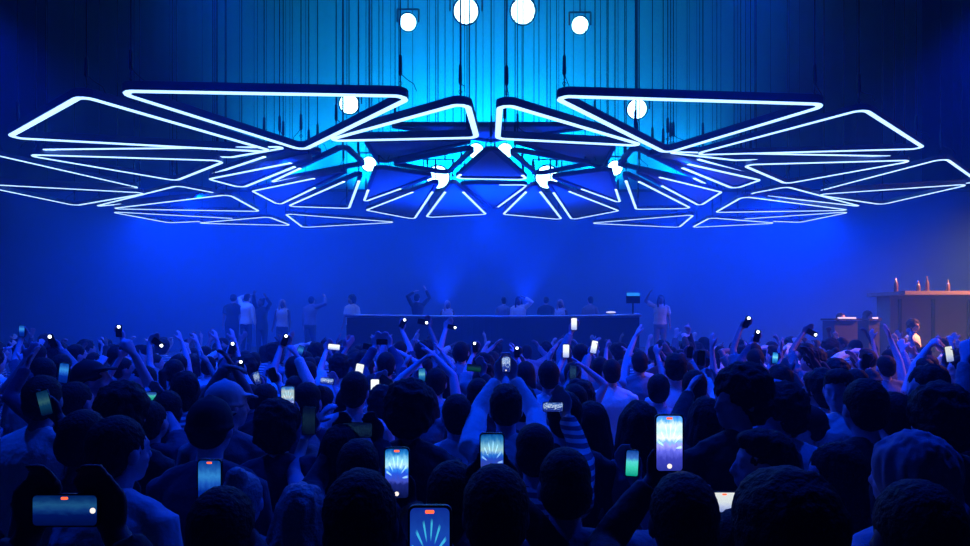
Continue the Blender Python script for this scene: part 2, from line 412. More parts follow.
def hair_mesh(P, J, vox, m):
    S, R, c = J['S']*1.07, J['R'], J['head']; st = P.get('hair', 'short')
    Q = lambda x,y,z: c + R @ (V((x,y,z))*S)
    E = lambda x,y,z,a,b,d: mb.ell(Q(x,y,z), (a*S,b*S,d*S), R, 18, 12)
    mb = MB(); amp = .003; fr = 60; seed = P.get('seed', 0)
    if st == 'short':
        E(0,-.022,.034,.081,.098,.096); E(0,-.05,-.01,.074,.065,.075); amp = .0035
    elif st == 'fade':
        E(0,-.014,.044,.077,.092,.085); E(0,-.045,0,.078,.068,.078); amp = .002
    elif st == 'top':
        E(0,-.02,.034,.079,.095,.090); E(0,.012,.085,.062,.075,.042); E(0,-.05,-.005,.074,.06,.065); amp = .006; fr = 45
    elif st == 'curly':
        E(0,-.03,.045,.108,.115,.108); E(0,-.06,-.01,.10,.085,.095); amp = .016; fr = 22
    elif st == 'bob':
        E(0,-.03,.03,.098,.112,.108); E(0,-.045,-.07,.106,.092,.12); amp = .006; fr = 30
    elif st == 'afro':
        E(0,-.03,.05,.14,.14,.135); E(0,-.06,-.03,.125,.10,.11); amp = .022; fr = 18
    elif st in ('long','wavy'):
        E(0,-.022,.036,.086,.102,.098)
        for s in (-1,1):
            mb.tube([Q(s*.06,-.02,.05),Q(s*.083,-.015,-.04),Q(s*.092,-.03,-.14),Q(s*.085,-.04,-.25)], [(.03*S,.05*S),(.024*S,.05*S),(.026*S,.045*S),(.016*S,.03*S)], 10, R @ V((1,0,0)))
        mb.tube([Q(0,-.06,.05),Q(0,-.082,-.06),Q(0,-.088,-.18),Q(0,-.085,-.30)], [(.07*S,.04*S),(.088*S,.04*S),(.10*S,.035*S),(.075*S,.02*S)], 14, R @ V((1,0,0)))
        amp = .006 if st == 'long' else .013; fr = 40 if st == 'long' else 24
    elif st == 'bun':
        E(0,-.02,.034,.080,.097,.095); E(0,-.05,-.01,.072,.06,.07); E(0,-.075,.12,.042,.042,.04); amp = .003
    elif st == 'ponytail':
        E(0,-.02,.034,.080,.097,.095); E(0,-.05,-.01,.072,.06,.07)
        mb.tube([Q(0,-.10,.05),Q(0,-.15,.03),Q(0,-.155,-.06),Q(0,-.13,-.2)], [.02*S,.034*S,.034*S,.014*S], 10); amp = .004
    elif st in ('cap','backcap'):
        E(0,-.02,.036,.083,.101,.096); E(0,-.045,0,.076,.062,.07)
        f = 1 if st == 'cap' else -1
        mb.tube([Q(0,f*.06-.01,.055),Q(0,f*.11-.01,.05),Q(0,f*.15-.01,.035)], [(.07*S,.010*S),(.066*S,.009*S),(.04*S,.008*S)], 12, R @ V((1,0,0))); amp = .0008
        mb.tube([Q(.083*math.cos(q*.3927), -.022+.100*math.sin(q*.3927), .012) for q in range(17)], .0075*S, 6); mb.ell(Q(0,-.02,.134), (.010*S,)*3)
    elif st == 'hood':
        E(0,-.03,.03,.105,.115,.115); E(0,-.05,-.05,.10,.09,.11)
        mb.tube([Q(0,-.06,-.06),Q(0,-.06,-.14),Q(0,-.05,-.20)], [(.11*S,.09*S),(.13*S,.09*S),(.16*S,.09*S)], 14, R @ V((1,0,0))); amp = .013; fr = 30
    long = st in ('long','wavy','hood')
    def fn(p, n):
        q = V((p.x*fr+seed, p.y*fr, p.z*fr*(.18 if long else 1)))
        return amp*(noise.noise(q) + .5*noise.noise(q*2.3))
    return remesh('hair', mb, max(vox, .0075 if vox < .009 else .010), m, 1, fn)
def shirt_mesh(P, J, vox, m):
    mb = MB(); S, g, sh = J['S'], J['g'], J['sh']; inf = .014+P.get('loose', 0)
    torso_geo(mb, J, inf, 1.475); traps(mb, J, inf)
    mb.tube([sh((0,0,1.40)), J['neck']+V((0,0,-.005)), J['neck']+V((0,.004,.022*S))], [(.14*S*g,.08*S),(.085*S*g,.070*S),(.066*S*g,.064*S)], 14, (1,0,0))
    if P.get('collar'):
        mb.tube([J['neck'], J['neck']+V((0,0,.05*S))], [(.075*S,.075*S),(.068*S,.070*S)], 14, (1,0,0))
    sl = P.get('sleeve', 'short')
    for s, k in ((-1,'L'),(1,'R')):
        fs, e, w = J['s'+k], J['e'+k], J['w'+k]; i2 = inf*.9
        if sl == 'none': continue
        if sl == 'long': pts = [fs-V((s*.03,0,.01)), fs, e, e.lerp(w,.9)]; rd = [.056*S*g+inf,.056*S*g+i2,.044*S*g+i2,.030*S*g+i2]
        else: pts = [fs-V((s*.03,0,.01)), fs, fs.lerp(e,.72)]; rd = [.056*S*g+inf,.056*S*g+i2,.052*S*g+i2*1.3]
        limb(mb, pts, rd, 12)
    sd = P.get('seed', 0)
    def fn(p, n):
        q = V((p.x*9+sd, p.y*9, p.z*5)); return .007*noise.noise(q)+.003*noise.noise(q*3.1)
    return remesh('shirt', mb, max(vox*1.15, .011), m, 2, fn)
_tr = {}
def trousers_mesh(J, m):
    k = (round(J['S'],2), round(J['g'],1), m.name)
    if k not in _tr:
        mb = MB(); S, g = J['S'], J['g']
        mb.tube([V((0,0,z))*S for z in (.80,.88,.96,1.03)], [(.14*S*g,.11*S*g),(.178*S*g,.13*S*g),(.172*S*g,.125*S*g),(.160*S*g,.115*S*g)], 16, (1,0,0))
        for s in (-1,1):
            limb(mb, [V((s*.088,0,.88))*S, V((s*.10,.015,.49))*S, V((s*.105,-.02,.06))*S], [.098*S*g,.074*S*g,.062*S*g])
        _tr[k] = remesh('trousers', mb, .022, m, 2)
    return _tr[k]
# skin, hair and cloth
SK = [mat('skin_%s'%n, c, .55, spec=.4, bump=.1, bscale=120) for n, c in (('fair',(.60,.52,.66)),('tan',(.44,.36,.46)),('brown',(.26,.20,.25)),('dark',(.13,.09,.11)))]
HR = {'black': mat('hair_black', (.006,.006,.01), .65, bump=.8, bscale=90, spec=.25), 'brown': mat('hair_brown', (.022,.016,.02), .6, bump=.8, bscale=90, spec=.25),
      'blonde': mat('hair_blonde', (.42,.34,.36), .5, bump=.8, bscale=90), 'white_cap': mat('cap_white', (.6,.6,.65), .8), 'black_cap': mat('cap_black', (.01,.01,.015), .8), 'hood_pale': mat('hood_pale', (.34,.32,.42), .85, bump=.5, bscale=25)}
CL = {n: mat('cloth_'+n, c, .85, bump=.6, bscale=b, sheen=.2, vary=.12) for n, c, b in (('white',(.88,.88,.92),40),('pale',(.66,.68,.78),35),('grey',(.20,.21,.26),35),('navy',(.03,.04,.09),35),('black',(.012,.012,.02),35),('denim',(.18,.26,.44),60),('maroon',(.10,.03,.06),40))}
def striped(name, a, b, sc):
    m = mat(name, a, .85); nt = m.node_tree; bs = nt.nodes['Principled BSDF']
    tc = nt.nodes.new('ShaderNodeTexCoord'); w = nt.nodes.new('ShaderNodeTexWave'); w.bands_direction = 'Z'; w.inputs['Scale'].default_value = sc; w.inputs['Distortion'].default_value = 1.2; w.inputs['Detail'].default_value = 1
    rp = nt.nodes.new('ShaderNodeValToRGB'); rp.color_ramp.elements[0].position = .45; rp.color_ramp.elements[1].position = .55
    rp.color_ramp.elements[0].color = (*a,1); rp.color_ramp.elements[1].color = (*b,1)
    nt.links.new(tc.outputs['Object'], w.inputs['Vector']); nt.links.new(w.outputs['Fac'], rp.inputs[0]); nt.links.new(rp.outputs[0], bs.inputs['Base Color']); return m
CL['striped'] = striped('cloth_striped', (.75,.75,.8), (.12,.13,.2), 9)
TR = [mat('trousers_dark', (.02,.02,.03), .9), mat('trousers_denim', (.05,.07,.13), .9)]
people = []      # (x, y, root)
def place(P, x, y, facing, label, vox, group='dancing crowd', share=None):
    """builds a person standing at x, y; arm targets in P are world points and become local here. share: a cached (J, meshes)"""
    rz = facing
    root = None
    if share is None:
        inv = Matrix.Rotation(-rz, 3, 'Z')
        for k in ('L','R'):
            a = P.get(k)
            if a:
                if 'T' in a: a['t'] = inv @ (V(a['T'])-V((x,y,0)))
                for q in ('D','N'):
                    if q+'w' in a: a[q] = inv @ V(a[q+'w'])
        J = skeleton(P)
        share = {'J': J, 'body': body_mesh(P, J, vox, SK[P.get('skin', 0)])}
        share['hair'] = hair_mesh(P, J, vox, HR[P.get('hc', 'black')]) if P.get('hair') != 'bald' else None
        share['shirt'] = shirt_mesh(P, J, vox, CL[P.get('cloth', 'black')])
        share['trousers'] = trousers_mesh(J, TR[P.get('tr', 0)])
        share['st'] = P.get('hair', 'short')
    root = bpy.data.objects.new('person', share['body']); C.objects.link(root)
    root.location = (x, y, 0); root.rotation_euler = (0, 0, rz)
    root['label'] = label; root['category'] = 'person'; root['group'] = group
    kids = [('shirt', share['shirt']), ('trousers', share['trousers'])]
    if share['hair']: kids.append(({'cap':'cap','backcap':'cap','hood':'hood'}.get(share['st'], 'hair'), share['hair']))
    for n, me in kids:
        o = bpy.data.objects.new(n, me); C.objects.link(o); o.parent = root
    people.append((x, y, root))
    return root, share

def nudge(px, d, rad=.34):
    """the nearest depth along the same sight line where nobody stands yet"""
    for k in range(40):
        for sg in (1,-1):
            q = d+sg*k*.04
            if q > .7 and q > d-.21 and all(((px-HX)*q/F-a)**2+(q-b)**2 > rad*rad for a, b, _ in people): return q
    return d
# ---------------------------------------------------------------- phones
def screen_mat(name, kind, st=1.0, seed=0):
    m = bpy.data.materials.new('screen_'+name); m.use_nodes = True; nt = m.node_tree; b = nt.nodes['Principled BSDF']
    N = nt.nodes.new; Lk = nt.links.new
    tc = N('ShaderNodeTexCoord'); sp = N('ShaderNodeSeparateXYZ'); Lk(tc.outputs['UV'], sp.inputs[0])
    nz = N('ShaderNodeTexNoise'); nz.inputs['Detail'].default_value = 4; mp = N('ShaderNodeMapping')
    mp.inputs['Location'].default_value = (seed*3.1, seed*1.7, 0)
    Lk(tc.outputs['UV'], mp.inputs[0]); Lk(mp.outputs[0], nz.inputs['Vector'])
    rp = N('ShaderNodeValToRGB'); cr = rp.color_ramp
    def ramp(st_):
        while len(cr.elements) > 1: cr.elements.remove(cr.elements[-1])
        cr.elements[0].position = st_[0][0]; cr.elements[0].color = (*st_[0][1], 1)
        for q, c in st_[1:]: e = cr.elements.new(q); e.color = (*c, 1)
    add = N('ShaderNodeMath'); add.operation = 'ADD'; sub = N('ShaderNodeMath'); sub.operation = 'MULTIPLY_ADD'
    Lk(nz.outputs['Fac'], sub.inputs[0]); sub.inputs[1].default_value = .22; sub.inputs[2].default_value = -.11
    Lk(sp.outputs['Y'], add.inputs[0]); Lk(sub.outputs[0], add.inputs[1]); Lk(add.outputs[0], rp.inputs[0])
    nz.inputs['Scale'].default_value = 7
    if kind == 'show':      # the hall on screen: dark crowd below, haze, bright cluster, blue above
        ramp([(0,(.002,.005,.05)),(.28,(.01,.02,.2)),(.34,(.05,.08,.55)),(.5,(.02,.10,.8)),(.58,(.03,.25,.95)),(.66,(.45,.85,1)),(.78,(.25,.7,1)),(.9,(.02,.25,.7)),(1,(.0,.06,.35))])
    elif kind == 'big':
        ramp([(0,(.02,.03,.3)),(.22,(.04,.05,.45)),(.36,(.12,.14,.8)),(.46,(.35,.35,.95)),(.52,(.2,.5,1)),(.6,(.85,.97,1)),(.72,(.5,.85,1)),(.84,(.75,.95,1)),(.92,(.1,.45,1)),(1,(.05,.2,.9))])
    elif kind == 'blue':
        ramp([(0,(.0,.01,.15)),(.35,(.0,.02,.3)),(.5,(.01,.10,.55)),(.68,(.03,.25,.7)),(.85,(.01,.10,.45)),(1,(0,.04,.3))])
    elif kind == 'fan':
        ramp([(0,(.004,.02,.45)),(.45,(.01,.05,.6)),(.7,(.01,.08,.55)),(1,(.005,.03,.35))])
    elif kind == 'white':
        ramp([(0,(.25,.35,.8)),(.3,(.6,.7,1)),(.5,(.85,.95,1)),(1,(.95,1,1))])
    elif kind == 'sparkle':
        nz.inputs['Scale'].default_value = 9; sub.inputs[1].default_value = 2.2; sub.inputs[2].default_value = -1.1
        ramp([(0,(.01,.02,.2)),(.42,(.02,.06,.5)),(.5,(.2,.5,1)),(.6,(.9,1,1)),(.8,(.1,.3,.9)),(1,(.02,.05,.3))])
    elif kind == 'green':
        ramp([(0,(.0,.35,.25)),(.35,(.05,.75,.55)),(.55,(.1,.8,.8)),(.7,(.05,.2,.7)),(1,(0,.04,.3))])
    elif kind == 'cyan':
        ramp([(0,(0,.02,.2)),(.4,(.02,.3,.8)),(.55,(.2,.8,1)),(.75,(.05,.4,.9)),(1,(0,.1,.5))])
    elif kind == 'scribble':
        nz.inputs['Scale'].default_value = 14; nz.inputs['Distortion'].default_value = 3; sub.inputs[1].default_value = 3; sub.inputs[2].default_value = -1.5
        ramp([(0,(.002,.005,.03)),(.45,(.003,.01,.06)),(.52,(.1,.4,.6)),(.56,(.003,.01,.06)),(1,(.002,.01,.08))])
    elif kind == 'off':
        ramp([(0,(0,0,.002)),(1,(0,.001,.004))])
    if kind in ('show','big','fan'):
        # bright rays fanning out from a centre, as the cluster looks on the little screens
        mx = N('ShaderNodeMix'); mx.data_type = 'RGBA'; mx.blend_type = 'ADD'; mx.inputs[0].default_value = 1
        x = N('ShaderNodeMath'); x.operation = 'SUBTRACT'; x.inputs[1].default_value = .5; Lk(sp.outputs['X'], x.inputs[0])
        y = N('ShaderNodeMath'); y.operation = 'SUBTRACT'; y.inputs[1].default_value = .38; Lk(sp.outputs['Y'], y.inputs[0])
        at2 = N('ShaderNodeMath'); at2.operation = 'ARCTAN2'; Lk(y.outputs[0], at2.inputs[0]); Lk(x.outputs[0], at2.inputs[1])
        ml = N('ShaderNodeMath'); ml.operation = 'MULTIPLY'; ml.inputs[1].default_value = 14; Lk(at2.outputs[0], ml.inputs[0])
        sn = N('ShaderNodeMath'); sn.operation = 'SINE'; Lk(ml.outputs[0], sn.inputs[0])
        gt = N('ShaderNodeMath'); gt.operation = 'GREATER_THAN'; gt.inputs[1].default_value = .72; Lk(sn.outputs[0], gt.inputs[0])
        cb = N('ShaderNodeCombineXYZ'); Lk(x.outputs[0], cb.inputs[0]); Lk(y.outputs[0], cb.inputs[1])
        ln = N('ShaderNodeVectorMath'); ln.operation = 'LENGTH'; Lk(cb.outputs[0], ln.inputs[0])
        mr = N('ShaderNodeValToRGB'); e = mr.color_ramp; e.elements[0].position = .22; e.elements[0].color = (0,0,0,1); e.elements[1].position = .3; e.elements[1].color = (1,1,1,1)
        for q, c in ((.44, 1), (.5, 0)): k = e.elements.new(q); k.color = (c,c,c,1)
        Lk(ln.outputs['Value'], mr.inputs[0])
        up = N('ShaderNodeMath'); up.operation = 'GREATER_THAN'; up.inputs[1].default_value = .02; Lk(y.outputs[0], up.inputs[0])
        a = N('ShaderNodeMath'); a.operation = 'MULTIPLY'; Lk(gt.outputs[0], a.inputs[0]); Lk(mr.outputs[0], a.inputs[1])
        a2 = N('ShaderNodeMath'); a2.operation = 'MULTIPLY'; Lk(a.outputs[0], a2.inputs[0]); Lk(up.outputs[0], a2.inputs[1])
        sc_ = N('ShaderNodeVectorMath'); sc_.operation = 'SCALE'; sc_.inputs[0].default_value = (.05,.55,.5) if kind == 'fan' else (.3,.6,.8); Lk(a2.outputs[0], sc_.inputs['Scale'])
        Lk(rp.outputs[0], mx.inputs[6]); Lk(sc_.outputs[0], mx.inputs[7]); outc = mx.outputs[2]
    else: outc = rp.outputs[0]
    Lk(outc, b.inputs['Emission Color']); b.inputs['Emission Strength'].default_value = st; b.inputs['Base Color'].default_value = (.01,.01,.01,1); b.inputs['Roughness'].default_value = .2
    return m
SCR = {}
def scr(kind, st, seed):
    k = (kind, st, seed % 3)
    if k not in SCR: SCR[k] = screen_mat('%s_%d' % (kind, seed % 3), kind, st, seed % 3)
    return SCR[k]
M['phone_body'] = mat('phone_case', (.008,.008,.012), .4)
M['red_dot'] = mat('record_mark', (.3,0,0), .5, emit=(1,.12,.04), es=1.6)
M['white_dot'] = mat('shutter_mark', (.5,.5,.5), .5, emit=(1,.9,.85), es=1.1)
M['torch'] = mat('torch_glass', (.8,.8,.8), .3, emit=(.8,.93,1), es=6)
def rrect(w, h, r, n=4):
    out = []
    for cx, cy, a0 in ((w/2-r,h/2-r,0),(-w/2+r,h/2-r,90),(-w/2+r,-h/2+r,180),(w/2-r,-h/2+r,270)):
        for k in range(n+1):
            a = math.radians(a0+90*k/n); out.append((cx+r*math.cos(a), cy+r*math.sin(a)))
    return out
_ph = {}
def slab(key, w, h, r, y0, y1, m, uv=False):
    if key in _ph and m.name in _ph[key]: return _ph[key][m.name]
    o = rrect(w, h, r); k = len(o)
    vs = [V((x,y0,z)) for x,z in o]+[V((x,y1,z)) for x,z in o]
    fs = [tuple(range(k)), tuple(range(2*k-1,k-1,-1))]+[(i,k+i,k+(i+1)%k,(i+1)%k) for i in range(k)]
    me = mesh(key, vs, fs, m)
    if uv:
        u = me.uv_layers.new(name='uv')
        for l in me.loops:
            c = me.vertices[l.vertex_index].co; u.data[l.index].uv = (c.x/w+.5, c.z/h+.5) if uv == 1 else (c.z/h+.5, .5-c.x/w)
    _ph.setdefault(key, {})[m.name] = me
    return me
def phone(c, roll, yaw, kind, label, st=1.0, seed=0, marks=False, land=False, s=1.0, torch=False, tilt=0):
    """local: x across, z along, screen towards -y. roll turns it in its own plane; land: held sideways"""
    t = thing('phone', label, 'phone', c, 0, 'phones held up in the crowd')
    t.rotation_euler = (Matrix.Rotation(yaw,3,'Z') @ Matrix.Rotation(tilt,3,'X') @ Matrix.Rotation(roll+(math.pi/2 if land else 0),3,'Y')).to_euler()
    t.scale = (s,)*3
    link('phone_body', slab('phone_body', .078, .158, .012, -.004, .005, M['phone_body']), t)
    q = link('screen', slab('screen'+('l' if land else ''), .070, .149, .009, -.0052, -.0042, scr(kind, st, seed), 2 if land else 1), t)
    if marks:
        link('record_mark', slab('record_mark', .016, .006, .002, -.0062, -.0053, M['red_dot']), q, (0,0,.068) if not land else (-.029,0,0)).rotation_euler = (0, 0 if not land else math.pi/2, 0)
        link('shutter_button', slab('shutter_button', .013, .013, .006, -.0062, -.0053, M['white_dot']), q, (0,0,-.062) if not land else (0,0,.066))
    if torch:
        link('torch', slab('torch', .036, .036, .017, -.009, -.0053, M['torch']), t, (0,0,.055))
    return t
def holder(ph, head, label_person, label_phone, P, kind, st=1.0, hand_='R', roll=0, yaw=0, marks=False, land=False, vox=.011, both=False, torch=False, seed=0, face=0, ps=1.0, tilt=0):
    """ph = (px, py, depth) of the phone centre; head = (px, depth, height)"""
    q = nudge(head[0], head[1]) if head[1] > 1.0 else head[1]
    ph = (ph[0], ph[1], ph[2]+q-head[1]); head = (head[0], q, head[2])
    pc = at(*ph); hx = (head[0]-HX)*head[1]/F; P['h'] = head[2]; P.setdefault('seed', seed)
    R3 = Matrix.Rotation(yaw,3,'Z') @ Matrix.Rotation(tilt,3,'X') @ Matrix.Rotation(roll,3,'Y')
    off = {}
    for k in ('L','R'):
        if not (both or land and both or k == hand_): continue
        s = 1 if k == 'R' else -1
        if land: o = R3 @ V((s*.100,.022,-.060)); D = R3 @ V((-s*.35,0,1))
        else: o = R3 @ V((s*.034,.034,-.108)); D = R3 @ V((-s*.55,0,1))
        if both and not land: o = R3 @ V((s*.060,.03,-.125)); D = R3 @ V((-s*.4,0,1))
        off[k] = o*ps
        P[k] = {'raise': 1, 'T': pc+o*ps, 'Dw': D, 'Nw': R3 @ V((0,-1,0)), 'kind': 'grip', 'pole': (s*.8,-.1,-.9)}
    # step towards the phone until the arm can reach it
    S = head[2]/1.76; hd = head[1]
    for _ in range(40):
        far = max(((P[k]['T']-V((hx+(1 if k == 'R' else -1)*.178*S, hd, 1.44*S))).length for k in off))
        if far <= .53*S: break
        if hd < ph[2]-.20: hd += .02
        else: hx += .02*(1 if pc.x > hx else -1)
    head = (head[0], hd, head[2])
    root, sh = place(P, hx, head[1], face, label_person, vox)
    k = hand_ if hand_ in off else 'R'
    J = sh['J']; w = Matrix.Rotation(face,3,'Z') @ J['w'+k] + V((hx, head[1], 0))
    c = w-off[k]
    if both:
        k2 = 'L' if k == 'R' else 'R'
        c = (c + Matrix.Rotation(face,3,'Z') @ J['w'+k2] + V((hx, head[1], 0)) - off[k2])/2
    if (c-pc).length > .06: print('CLAMP', ph[:2], label_phone[:40], [round(q,2) for q in (c-pc)])
    if label_phone:
        ph_ = phone(c, roll, yaw, kind, label_phone, st, seed, marks, land, ps, torch, tilt)
    return root
# ---------------------------------------------------------------- the crowd
def H(px, py, d): return (px, d, CZ+(HY-py)*d/F)
Rw, Lw = 'R', 'L'
def HO(ph, hd, lp, lph, P, kind, **k): return holder(ph, hd, lp, lph, P, kind, **k)
NEAR = .0085
# --- foreground holders
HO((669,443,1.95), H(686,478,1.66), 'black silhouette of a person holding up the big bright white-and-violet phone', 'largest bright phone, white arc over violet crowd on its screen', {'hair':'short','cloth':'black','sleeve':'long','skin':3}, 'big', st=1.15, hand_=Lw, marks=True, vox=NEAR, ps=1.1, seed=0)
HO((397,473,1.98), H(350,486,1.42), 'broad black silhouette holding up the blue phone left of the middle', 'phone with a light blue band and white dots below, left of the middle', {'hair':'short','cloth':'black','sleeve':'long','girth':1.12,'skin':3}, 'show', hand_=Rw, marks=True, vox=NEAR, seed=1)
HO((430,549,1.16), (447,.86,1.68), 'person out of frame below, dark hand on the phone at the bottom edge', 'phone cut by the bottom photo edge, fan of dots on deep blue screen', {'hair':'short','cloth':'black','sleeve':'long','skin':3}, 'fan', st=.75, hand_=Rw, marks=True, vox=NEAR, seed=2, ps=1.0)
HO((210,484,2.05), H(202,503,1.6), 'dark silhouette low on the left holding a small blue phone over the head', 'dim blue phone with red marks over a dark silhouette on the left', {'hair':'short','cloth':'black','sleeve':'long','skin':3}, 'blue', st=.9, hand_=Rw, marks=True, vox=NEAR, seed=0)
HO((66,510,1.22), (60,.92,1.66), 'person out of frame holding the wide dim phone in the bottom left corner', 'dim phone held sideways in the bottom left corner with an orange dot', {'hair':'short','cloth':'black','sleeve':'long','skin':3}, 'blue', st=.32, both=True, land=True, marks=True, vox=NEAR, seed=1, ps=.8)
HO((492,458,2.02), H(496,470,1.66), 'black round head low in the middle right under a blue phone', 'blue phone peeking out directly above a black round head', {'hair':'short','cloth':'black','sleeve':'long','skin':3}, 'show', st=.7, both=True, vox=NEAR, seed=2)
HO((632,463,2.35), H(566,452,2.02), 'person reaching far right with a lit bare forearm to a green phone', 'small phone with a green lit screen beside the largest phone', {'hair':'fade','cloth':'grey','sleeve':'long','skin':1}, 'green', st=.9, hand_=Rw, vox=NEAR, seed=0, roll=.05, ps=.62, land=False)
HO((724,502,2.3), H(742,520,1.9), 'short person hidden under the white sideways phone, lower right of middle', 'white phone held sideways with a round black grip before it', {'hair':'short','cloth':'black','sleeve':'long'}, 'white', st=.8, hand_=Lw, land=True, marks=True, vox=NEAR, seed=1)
HO((288,400,3.6), H(270,408,3.1), 'curly dark haired person holding a tall light blue phone left of middle', 'tall phone with pale blue smear on screen, held by a curly head', {'hair':'curly','cloth':'navy','sleeve':'long'}, 'big', st=.6, hand_=Rw, seed=1)
HO((309,421,3.3), H(318,444,2.5), 'person in grey with a raised arm under a striped dim phone', 'dim phone with thin light stripes in a dark hand', {'hair':'long','cloth':'grey','sleeve':'none','skin':1}, 'scribble', st=.3, hand_=Lw, vox=.01, seed=0, ps=.9)
HO((357,430,2.9), H(352,447,2.4), 'dark person holding a near black sideways phone with bright scribble', 'near black sideways phone showing cyan scribble', {'hair':'short','cloth':'black','sleeve':'long','skin':3}, 'scribble', st=.35, both=True, land=True, vox=.01, seed=1, ps=.9)
HO((506,363,3.75), H(507,389,3.25), 'person in pale long sleeves, both arms up around a sparkling phone', 'sparkling phone with a red dot framed by two pale sleeves', {'hair':'top','cloth':'white','sleeve':'long'}, 'sparkle', st=.9, both=True, marks=True, vox=.01, seed=0, ps=.68)
HO((553,407,3.0), H(541,440,2.35), 'dark head with striped sleeve raised to a glinting phone', 'small dark phone with pink white glints over a dark head', {'hair':'fade','cloth':'striped','sleeve':'long'}, 'sparkle', st=.8, hand_=Rw, land=True, vox=.01, seed=1, ps=.6)
HO((45,403,2.75), H(36,428,2.2), 'dark round head on the left edge under a black phone', 'black phone on the far left with a cyan corner glow', {'hair':'fade','cloth':'black','sleeve':'long','skin':3}, 'cyan', st=.12, hand_=Rw, roll=-.25, vox=.009, seed=0, ps=.7)
# --- mid and far holders: phone (px,py,depth), head, look
FAR = [
 ((375,388,4.9),(381,404,3.7,'curly','navy','R'),'white',1.1,'white glowing phone in front of a dark curly head',0,False),
 ((387,382,5.4),(392,396,4.6,'short','pale','L'),'white',1,'small white phone glint right of a white phone',.6,True),
 ((359,372,5.2),(346,386,5.0,'long','grey','R'),'white',1,'cyan white phone corner above a round dark head',.2,False),
 ((273,375,5.0),(262,388,4.4,'short','black','R'),'off',1,'slanted black phone back left of a bright arm',-.25,False),
 ((257,378,5.6),(246,388,5.0,'fade','navy','R'),'sparkle',.7,'pale scribbled phone slanted beside a black phone',-.3,False),
 ((241,366,6.2),(232,374,5.7,'short','grey','R'),'sparkle',1.1,'black and white flecked small phone left of the slanted ones',0,False),
 ((334,347,7.4),(337,357,6.9,'curly','pale','L'),'white',1.1,'bright white sideways phone high left of the middle',.1,True),
 ((285,340,6.3),(292,356,6.0,'short','white','L'),'sparkle',1.1,'tiny glinting phone on top of a pale raised arm',.3,False),
 ((382,342,6.6),(384,353,6.2,'short','navy','B'),'off',1,'black phone held sideways by two hands with pale cuffs',0,True),
 ((517,352,6.8),(525,362,6.4,'long','grey','L'),'cyan',1.1,'tiny cyan phone right of the sparkling one',0,False),
 ((566,351,6.6),(574,363,6.2,'short','navy','L'),'white',1.1,'white upright phone under the highest white one',.02,False),
 ((594,347,6.8),(602,358,6.3,'short','grey','L'),'white',1.1,'white phone leaning right beside another white one',.2,False),
 ((574,324,7.2),(583,344,7.0,'short','grey','L'),'white',1.1,'highest white phone under the booth rail',.0,False),
 ((327,381,5.2),(322,392,4.8,'bun','grey','R'),'sparkle',.9,'small dark phone with a pink light beside a pale hand',.1,True),
 ((747,322,7.6),(752,344,7.2,'short','grey','L'),'white',.9,'upper of two tiny lit phones on the right half',.4,False),
 ((757,336,7.4),(762,350,7.0,'short','navy','L'),'white',1.1,'lower of two tiny lit phones on the right half',.2,False),
 ((775,358,6.2),(783,369,5.7,'fade','black','L'),'cyan',1,'small pale blue phone above a pointing hand',.1,False),
 ((812,333,8.2),(812,344,7.8,'short','grey','L'),'white',.9,'tiny twinkling phone far back on the right',.5,True),
 ((119,331,7.4),(108,346,7.0,'short','grey','R'),'white',1.2,'brightest tiny phone light at the back left',0,False),
 ((52,341,6.6),(56,356,6.2,'short','grey','R'),'white',1.2,'tiny phone light near the left edge in a raised fist',-.4,False),
 ((158,343,7.0),(170,356,6.6,'short','grey','L'),'white',.9,'tiny phone light on a slanting arm back left',.6,True),
 ((232,348,7.4),(236,358,7.0,'long','navy','L'),'white',1,'tiny phone light beside a tall thin raised arm',.2,False),
 ((452,327,8.0),(461,342,7.6,'short','grey','L'),'cyan',1.3,'cyan phone light on a slanting arm below the booth rail',.2,True),
 ((475,347,7.0),(483,356,6.6,'curly','grey','L'),'sparkle',1.3,'small flecked white phone just left of the middle',-.1,False),
 ((423,322,8.4),(421,342,8.0,'short','grey','R'),'white',.8,'faint tiny phone right under the booth rail',.2,True),
 ((403,323,8.6),(398,343,8.2,'short','navy','R'),'white',.7,'faintest phone speck under the booth rail',.5,False),
 ((369,347,7.4),(366,358,7.0,'fade','grey','R'),'white',.7,'small pale glint left of the black sideways phone',.2,True),
 ((701,358,5.0),(697,371,4.6,'short','white','R'),'off',1,'black phone with a pale rim right of the middle',.1,False),
 ((64,373,4.4),(70,385,3.9,'short','navy','L'),'blue',1.1,'narrow bluish phone edge-on at the left',.12,False),
 ((949,354,5.6),(957,367,5.2,'short','grey','L'),'white',.8,'pale phone at the right edge in an orange lit hand',-.15,False),
 ((22,331,7.6),(28,345,7.2,'short','navy','L'),'blue',1.2,'faint blue phone at the far left back',.0,False),
 ((573,372,5.2),(580,384,4.7,'curly','navy','L'),'scribble',1,'dark phone with thin light writing right of dark heads',0,False),
 ((422,375,5.4),(424,387,4.9,'long','grey','R'),'cyan',.6,'pale blue phone between two raised forearms',0,False),
 ((866,361,5.2),(872,374,4.6,'short','black','L'),'off',1,'dark upright phone near the pale shirt on the right',0,False),
 ((474,368,5.0),(478,380,4.6,'fade','black','R'),'green',.06,'dim greenish phone left of the pale striped sleeves',.1,True),
 ((148,396,4.0),(140,409,3.4,'short','navy','R'),'green',.6,'phone with greenish figures left under the bent dark arm',0,True),
 ((300,352,7.0),(306,362,6.6,'short','grey','L'),'blue',.9,'dim blue phone behind the pale raised arm',.3,False),
 ((690,352,6.4),(684,362,6.0,'long','grey','R'),'off',1,'dark phone over the crowd right of the white shirt',.1,False),
]
rf = random.Random(11)
HS = {'short':'short haired','fade':'cropped haired','top':'quiff haired','curly':'curly haired','afro':'big haired','long':'long haired','wavy':'wavy haired','bun':'bun wearing','ponytail':'ponytailed','cap':'capped','backcap':'cap wearing','hood':'hooded','bald':'bald'}
